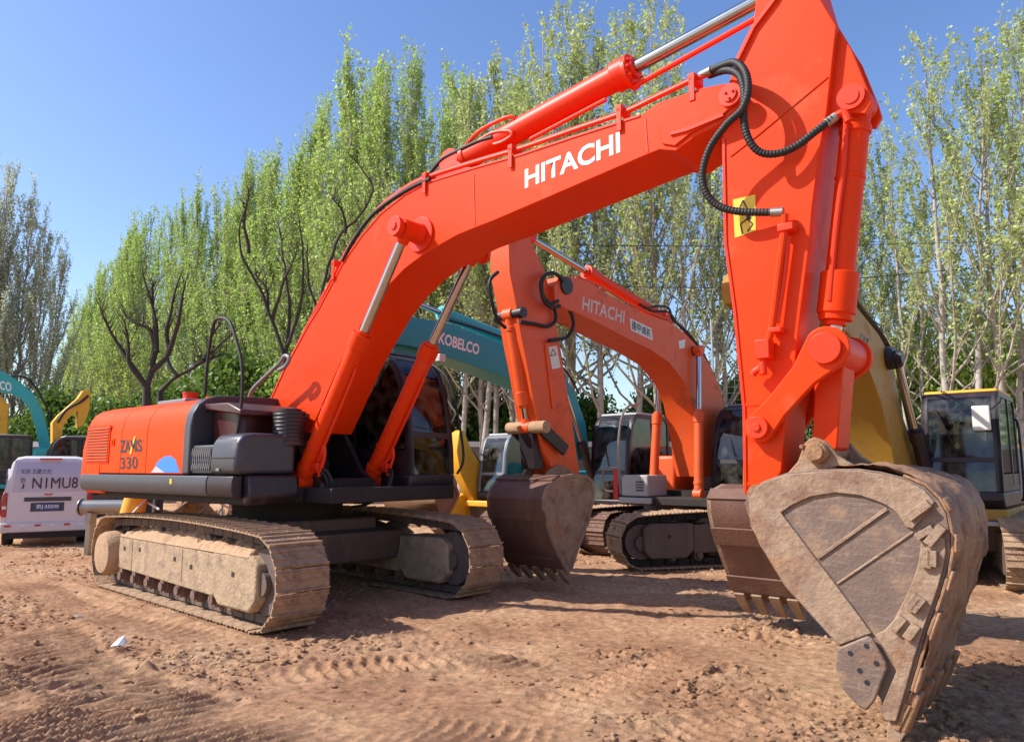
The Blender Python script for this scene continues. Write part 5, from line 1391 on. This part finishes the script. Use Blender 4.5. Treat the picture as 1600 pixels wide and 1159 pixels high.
def scrap():
    """heap of rubble, poles and sheeting behind the machine, seen under its hood"""
    c = at_depth(318, 800, 14.6); rg = random.Random(4)
    b = MB(); n = 40; vs = []; fs = []
    for i in range(n+1):
        for j in range(n+1):
            x = (i/n-.5)*3.2; y = (j/n-.5)*2.6; e = max(0, 1-(x/1.6)**2)*max(0, 1-(y/1.3)**2)
            vs.append((x, y, -.05+e*(.9+.7*mn.noise((x*1.7, y*1.7, 2))+.3*mn.noise((x*6, y*6, 5)))))
    for i in range(n):
        for j in range(n): a = i*(n+1)+j; fs.append((a, a+n+1, a+n+2, a+1))
    b.add(vs, fs); o = b.build('rubble_heap', M['soil'], None, loc=(c.x, c.y, 0)); tag(o, 'heap of brown rubble behind the machine, under its engine hood', 'rubble', kind='stuff')
    labs = ['pale timber pole leaning on the rubble heap', 'grey steel bar lying across the rubble heap']
    for k in range(9):
        x = rg.uniform(-1.0, 1.2); y = rg.uniform(-1.2, -.3); a = rg.uniform(0, 6.28); l = rg.uniform(.4, 1.1); t = rg.uniform(.2, .9)
        b = MB(); b.cyl((-l/2*math.cos(a), -l/2*math.sin(a), -t*l/2), (l/2*math.cos(a), l/2*math.sin(a), t*l/2), .02, n=6)
        o = b.build('scrap_pole', M['decal_white'] if k % 2 == 0 else M['steel'], None, loc=(c.x+x, c.y+y, .85+rg.uniform(0, .25))); tag(o, labs[k % 2], 'pole', group='poles on the rubble heap')
    for k, (m, lab) in enumerate((('decal_white', 'crumpled white sheet draped over the rubble heap'), ('black', 'crumpled black plastic sheet on the rubble heap'), ('decal_blue', 'small blue plastic scrap on top of the rubble heap'))):
        b = MB(); n = 12; vs = []; fs = []; s = (.8, .7, .25)[k]
        for i in range(n+1):
            for j in range(n+1):
                x = (i/n-.5)*s*1.6; y = (j/n-.5)*s; vs.append((x, y, .12*mn.noise((x*5, y*5, k*7))+.05*mn.noise((x*14, y*14, k))))
        for i in range(n):
            for j in range(n): a = i*(n+1)+j; fs.append((a, a+n+1, a+n+2, a+1))
        b.add(vs, fs); o = b.build('plastic_sheet', M[m], None, loc=(c.x+(.5, -.5, .95)[k], c.y-.75, (1.10, 1.12, 1.05)[k]))
        md = o.modifiers.new('thick', 'SOLIDIFY'); md.thickness = .01; tag(o, lab, 'sheet')
scrap()

def litter(u, v, s, m, lab, name, cat, flat=.5, seed=1):
    r = ray(u, v); t = -CAM_H/r[2]; x, y = r[0]*t, r[1]*t
    rg = random.Random(seed); bm = bmesh.new(); bmesh.ops.create_icosphere(bm, subdivisions=2, radius=1)
    for q in bm.verts: q.co = Vector((q.co.x*s, q.co.y*s*.7, q.co.z*s*flat))*(1+.35*mn.noise(q.co*1.6+Vector((seed, 0, 0))))
    me = bpy.data.meshes.new(name); bm.to_mesh(me); bm.free(); me.materials.append(m)
    o = bpy.data.objects.new(name, me); col.objects.link(o)
    o.location = (x, y, float(ground_h(np.array([x]), np.array([y]))[0])+s*flat*.5); tag(o, lab, cat)
litter(122, 966, .065, M['stone'], 'dark flat stone lying on the soil in front of the near track', 'stone', 'stone', .35, 2)
litter(1288, 865, .05, M['stone'], 'pale stone on the soil between the two right-hand buckets', 'stone', 'stone', .5, 3)
# crumpled white paper
r = ray(187, 1013); t = -CAM_H/r[2]; px_, py_ = r[0]*t, r[1]*t
gz_ = float(ground_h(np.array([px_]), np.array([py_]))[0])
b = MB(); b.add([(-.075, -.02, .0), (-.01, -.03, .01), (.045, -.01, .0), (.025, .02, .085), (-.03, .03, .055), (.05, .05, .02), (-.06, .06, .01)],
                [(0, 1, 4), (1, 2, 3), (1, 3, 4), (2, 5, 3), (4, 3, 5), (4, 5, 6), (0, 4, 6)])
o = b.build('paper_scrap', M['paper'], None, smooth=None, loc=(px_, py_, gz_+.01)); md = o.modifiers.new('thick', 'SOLIDIFY'); md.thickness = .003
tag(o, 'crumpled scrap of white paper on the bare soil at lower left', 'litter')

# ================================================================== TREES
def tube_np(P, r0, r1, n=4):
    """tapered tube arrays"""
    P = np.array(P); m = len(P); d = np.gradient(P, axis=0); d /= np.linalg.norm(d, axis=1)[:, None]+1e-9
    ref = np.where(np.abs(d[:, 2:3]) > .9, np.array([[1., 0, 0]]), np.array([[0, 0, 1.]]))
    ref = np.tile(np.array([[1., .2, 0]]), (m, 1)) if abs(d[:, 2]).mean() > .5 else ref
    u = np.cross(d, ref); u /= np.linalg.norm(u, axis=1)[:, None]; w = np.cross(d, u)
    rr = np.linspace(r0, r1, m)[:, None]; V = []
    for k in range(n):
        a = 2*math.pi*k/n; V.append(P+(u*math.cos(a)+w*math.sin(a))*rr)
    V = np.stack(V, 1).reshape(-1, 3); F_ = []
    for i in range(m-1):
        for k in range(n): F_.append((i*n+k, i*n+(k+1) % n, (i+1)*n+(k+1) % n, (i+1)*n+k))
    return V, np.array(F_)

def leaves_np(pts, size, rg):
    n = len(pts); nr = rg.normal(size=(n, 3)); nr /= np.linalg.norm(nr, axis=1)[:, None]
    a = rg.normal(size=(n, 3)); a -= nr*(a*nr).sum(1)[:, None]; a /= np.linalg.norm(a, axis=1)[:, None]; b = np.cross(nr, a)
    s = (size*(.6+.8*rg.random(n)))[:, None]
    V = np.stack([pts-a*s*.55, pts+b*s*.42, pts+a*s*.6, pts-b*s*.42], 1).reshape(-1, 3)
    F_ = np.arange(4*n).reshape(n, 4); return V, F_

def poplar(seed, H, nbr, leafn, leafs, spread, mleaf, mbark, low=1.2, multi=1):
    rg = np.random.default_rng(seed); VT = []; FT = []; off = 0; LP = []
    def add(V, F_):
        nonlocal off
        VT.append(V); FT.append(F_+off); off += len(V)
    for st in range(multi):
        ba = rg.random()*6.28; lean = .05+.03*st; hh = H*(1-.13*st)
        ts = np.linspace(0, 1, 14); wob = np.cumsum(rg.normal(size=(14, 2))*.05, axis=0)
        T = np.stack([st*.25*math.cos(ba)+wob[:, 0]+lean*hh*ts*math.cos(ba)*st, st*.25*math.sin(ba)+wob[:, 1]+lean*hh*ts*math.sin(ba)*st, ts*hh-.1], 1)
        V, F_ = tube_np(T, .0075*H, .010, 7); add(V, F_)
        for i in range(nbr//multi):
            z = low+(hh*.96-low)*((i+rg.random())/(nbr/multi))**.9; t = z/hh
            base = np.array([np.interp(t, ts, T[:, k]) for k in range(3)])
            L = (hh-z)*.36*(.5+.9*rg.random())+.8+.9*rg.random()*t; az = rg.random()*6.28; sp = spread*(.6+.7*rg.random())*(1.15-.75*t)
            q = np.linspace(0, 1, 7)
            out = sp*L*(q**.75)*.75; upz = L*(q**1.15)
            jit = np.cumsum(rg.normal(size=(7, 3))*.035*L/3, axis=0); jit[0] = 0
            B = base+np.stack([out*math.cos(az), out*math.sin(az), upz], 1)+jit
            V, F_ = tube_np(B, .0030*H*(1-t)+.008, .003, 4); add(V, F_)
            nt = 5+int(L*1.6)
            for k in range(nt):
                s = .2+.8*rg.random(); p = np.array([np.interp(s, q, B[:, c]) for c in range(3)])
                l2 = (.35+.55*rg.random())*(.5+L*.16); a2 = rg.random()*6.28; sp2 = .45*rg.random()+.1
                e = p+np.array([math.cos(a2)*sp2*l2, math.sin(a2)*sp2*l2, l2])
                C_ = np.stack([p, (p+e)/2+rg.normal(size=3)*.03, e]); V, F_ = tube_np(C_, .008, .003, 3); add(V, F_)
                LP.append((p, e, l2))
            LP.append((B[2], B[-1], L*.8)); LP.append((B[4], B[-1], L*.5))
    w = np.array([x[2] for x in LP]); w = w/w.sum()
    ch = rg.choice(len(LP), leafn, p=w); s = rg.random(leafn)
    # leaves gather in little tufts
    s = np.clip(np.round(s*7)/7+rg.normal(size=leafn)*.035, 0, 1.03)
    A = np.array([LP[c][0] for c in ch]); E_ = np.array([LP[c][1] for c in ch])
    pts = A+(E_-A)*s[:, None]+rg.normal(size=(leafn, 3))*np.array([.05, .05, .06])
    V, F_ = leaves_np(pts, leafs, rg)
    # pad triangles/quads are all quads for tubes
    tm = np_mesh('trunk', np.concatenate(VT), np.concatenate(FT), mbark, True)
    lm = np_mesh('crown', V, F_, mleaf)
    return tm, lm, H

fresh = [poplar(10+i, 15, 80, 12500, .080, .46, M['leaf_fresh'], M['bark'], low=.8, multi=1+i % 2) for i in range(4)]
mids = [poplar(30+i, 16, 60, 6600, .095, .85, M['leaf_mid'], M['bark'], low=3.0, multi=1+i % 2) for i in range(4)]
pale = [poplar(50+i, 14, 80, 17000, .072, .48, M['leaf_pale'], M['bark'], low=1.0, multi=2) for i in range(2)]

def shrub_mesh(seed, rx, rz, n, size, m):
    rg = np.random.default_rng(seed); k = 60
    c = rg.normal(size=(k, 3)); c /= np.linalg.norm(c, axis=1)[:, None]; c *= (rg.random(k)**.4)[:, None]
    c = c*np.array([rx, rx*.8, rz])+np.array([0, 0, rz*.95]); c[:, 2] = np.abs(c[:, 2])
    i = rg.integers(0, k, n); p = c[i]+rg.normal(size=(n, 3))*np.array([.34, .34, .28])
    V, F_ = leaves_np(p, size, rg); lm = np_mesh('foliage', V, F_, m)
    VT = []; FT = []; off = 0
    for j in range(0, k, 3):
        P = np.stack([np.array([0, 0, -.05]), c[j]*np.array([.35, .35, .5]), c[j]]); V, F_ = tube_np(P, .04, .01, 4); VT.append(V); FT.append(F_+off); off += len(V)
    return np_mesh('stem', np.concatenate(VT), np.concatenate(FT), M['bark_dark'], True), lm
shr = [shrub_mesh(70, 2.1, 2.1, 11000, .14, M['leaf_dark']), shrub_mesh(71, 2.4, 1.8, 11000, .14, M['leaf_dark']), shrub_mesh(72, 2.0, 2.3, 11000, .13, M['leaf_fresh'])]

rt_ = random.Random(11)
RL = ['open poplar first to the right of the upright arm', 'open poplar above the yellow boom, second right of the arm', 'open poplar rising left of the dark yellow-roofed cab', 'tall open poplar rising straight above the yellow-roofed cab', 'tall open poplar cut by the right edge of the picture']
def plant(kind, protos, x, y, H, label, group, cat='tree'):
    tm, lm, h0 = protos
    s = H/h0; rz = rt_.uniform(0, 6.28)
    root = bpy.data.objects.new(kind, None); col.objects.link(root); root.location = (x, y, 0); root.rotation_euler = (0, 0, rz)
    w = s*rt_.uniform(.9, 1.15); root.scale = (w, w, s); tag(root, label, cat, group)
    inst(tm, 'trunk', root); inst(lm, 'crown', root)

# depth of the tree line and height of its tops, read along the photograph (column, depth, top row)
def lerp_tab(tab, u):
    return float(np.interp(u, [t[0] for t in tab], [t[1] for t in tab])), float(np.interp(u, [t[0] for t in tab], [t[2] for t in tab]))
ROW = [(100, 60, 520), (150, 56, 430), (200, 52, 380), (260, 48, 330), (330, 44, 300), (420, 41, 250), (480, 39, 200), (560, 36, 110), (640, 34, 95), (740, 33, 130), (820, 31, 90), (900, 29, -10), (1000, 28, 10), (1060, 28, 60), (1130, 29, 90),
       (1250, 28, 90), (1360, 27, 150), (1440, 25, 60), (1520, 24, 40), (1600, 24, -20), (1700, 24, 0), (1850, 23, 40)]
def top_h(u, v, d): return at_depth(u, v, d).z
u = 112.0
while u < 860:
    d, v = lerp_tab(ROW, u); d += rt_.uniform(-1, 1)
    for row in range(2 if rt_.random() < .55 else 1):
        uu = u+rt_.uniform(-8, 8); dd = d+row*4.0; p = at_depth(uu, v+rt_.uniform(0, 26), dd)
        plant('poplar_tree', fresh[rt_.randrange(4)] if uu < 700 or row else mids[rt_.randrange(4)], p.x, p.y, p.z*(1.0 if row == 0 else .97), 'slender poplar in fresh green leaf in the dense tree row left of the arm', 'poplars in the dense green row')
    u += 1140/d*.95
u = 800.0
while u < 1850:
    d, v = lerp_tab(ROW, u)
    uu = u+rt_.uniform(-10, 10); dd = d+rt_.uniform(-.6, 2.0); p = at_depth(uu, v+rt_.uniform(-10, 90), dd)
    right = uu > 1200
    plant('poplar_tree', mids[rt_.randrange(4)], p.x, p.y, p.z, RL.pop(0) if right and RL and uu > 1330 else ('thin open poplar mostly hidden by the large upright arm' if right else 'tall airy poplar behind the faded orange boom'), 'open poplars at the right' if right else 'airy poplars behind the orange booms')
    u += 1140/d*(1.15 if not right else 1.45)
u = -160.0
while u < 85:
    v = np.interp(u, [-420, -100, 10, 50, 90, 110], [200, 240, 260, 320, 390, 450]); d = 38
    p = at_depth(u, v, d)
    plant('poplar_tree', pale[rt_.randrange(2)], p.x, p.y, p.z, 'greyish half bare poplar in the clump at the left edge', 'greyish poplars at the left edge'); u += 26
# shrubs behind the wall and under the poplars
for i in range(5, 64):
    u = -150+i*31+rt_.uniform(-8, 8); d = 35.5+rt_.uniform(0, 2.5); p = at_depth(u, 700, d)
    k = rt_.choice((0, 1, 1, 2)) if u > 1200 or u < 500 else rt_.choice((0, 1))
    root = bpy.data.objects.new('shrub', None); col.objects.link(root); root.location = (p.x, p.y, 0); root.rotation_euler = (0, 0, rt_.uniform(0, 6.28))
    s = rt_.uniform(1.0, 1.5) * (1.15 if u > 1200 else (.7 if u < 180 else 1)); root.scale = (s, s, s*rt_.uniform(.95, 1.25))
    tag(root, 'dense leafy shrub growing along the boundary wall under the poplars', 'shrub', 'shrubs along the boundary wall')
    inst(shr[k][0], 'stem', root); inst(shr[k][1], 'foliage', root)

for i, (u, v, lab) in enumerate(((1352, 520, 'tall bright green bush behind the lower end of the yellow boom'), (1420, 500, 'bright green bush rising behind the left edge of the yellow-roofed cab'), (1500, 490, 'tall bright bush directly behind the yellow-roofed cab'), (1580, 500, 'bright green bush right of the yellow-roofed cab'), (1660, 520, 'bright green bush beyond the right edge of the picture'))):
    d = 28; p = at_depth(u, v, d)
    root = bpy.data.objects.new('bush', None); col.objects.link(root); root.location = (p.x, p.y, 0); root.rotation_euler = (0, 0, i*1.7); root.scale = (1.0, 1.0, p.z/4.6)
    tag(root, lab, 'bush', 'bright bushes at the right'); inst(shr[2][0], 'stem', root); inst(shr[2][1], 'foliage', root)

# dark pruned trees with few branches
def dark_tree(limbs, d, label, base_r, twigs=30, seed=1):
    rg = random.Random(seed); VT = []; FT = []; off = 0; allp = []
    b0 = at_depth(*limbs[0][0], d); root = empty('bare_tree', (b0.x, b0.y, 0), 0, label, 'tree')
    br = []
    for li, pts in enumerate(limbs):
        dy = 0 if li == 0 else rg.uniform(-.6, .6); P = []
        n = len(pts)
        for i, (u, v) in enumerate(pts):
            q = at_depth(u, v, d+dy*i/n); P.append(q-Vector((b0.x, b0.y, 0)))
        if li == 0: P = [Vector((P[0].x, P[0].y, -.1))]+P
        P = catmull(P, 5)
        P = [p+Vector((mn.noise(p*1.7), mn.noise(p*1.7+Vector((5, 0, 0))), 0))*.06 for p in P]
        r0 = base_r if li == 0 else base_r*.42; V, F_ = tube_np([tuple(p) for p in P], r0, r0*.55 if li == 0 else .02, 7); VT.append(V); FT.append(F_+off); off += len(V)
        if li: br.append(P)
    for k in range(twigs*3):
        P = rg.choice(br); p = P[rg.randrange(len(P)//3, len(P))]; l = rg.uniform(.4, 1.7); a = rg.uniform(0, 6.28)
        q = p+Vector((math.cos(a)*.45, math.sin(a)*.45, rg.uniform(.5, 1)))*l*.6; m_ = (p+q)/2+Vector((rg.uniform(-.1, .1), 0, rg.uniform(-.1, .1)))
        V, F_ = tube_np([tuple(p), tuple(m_), tuple(q)], .013, .003, 4); VT.append(V); FT.append(F_+off); off += len(V)
    me = np_mesh('branches', np.concatenate(VT), np.concatenate(FT), M['bark_dark'], True); inst(me, 'branches', root)
dark_tree([[(228, 760), (228, 680), (229, 604)], [(229, 606), (212, 578), (190, 545), (172, 515), (160, 488)], [(229, 604), (240, 570), (245, 520), (236, 470), (222, 425)], [(238, 580), (262, 555), (262, 515), (270, 470), (282, 432)],
           [(240, 570), (236, 520), (212, 505), (196, 495)], [(244, 550), (240, 500), (238, 440)], [(230, 604), (205, 570), (200, 540), (196, 500)], [(262, 555), (280, 500), (290, 440)]], 20, 'dark pruned tree with few branches behind the engine hood', .20, 40, 3)
dark_tree([[(250, 740), (248, 680), (250, 612)], [(250, 612), (278, 588), (310, 570), (335, 545), (372, 515)], [(278, 588), (262, 560), (262, 520), (272, 500)], [(305, 572), (330, 560), (352, 552)], [(320, 562), (328, 530), (345, 505)]], 20.5,
          'low dark branching tree right beside the pruned tree behind the hood', .15, 24, 5)
dark_tree([[(448, 760), (446, 640), (444, 560)], [(444, 560), (425, 500), (405, 450), (378, 400), (374, 360), (388, 310)], [(444, 560), (452, 500), (447, 430), (436, 350)], [(448, 540), (470, 480), (474, 400), (468, 350)], [(420, 490), (415, 450), (400, 430)], [(425, 505), (440, 450), (462, 400)], [(388, 395), (382, 340), (390, 300)]], 24,
          'tall dark tree with twisting bare limbs behind the boom foot', .17, 46, 8)
dark_tree([[(505, 760), (500, 620), (498, 520)], [(498, 520), (505, 450), (530, 370), (560, 340), (582, 300), (570, 270), (545, 240)], [(500, 500), (482, 440), (480, 380)], [(510, 440), (545, 400), (560, 360)], [(540, 365), (535, 330), (520, 310)]], 25,
          'dark crooked tree whose limbs reach above the curve of the large boom', .16, 36, 12)
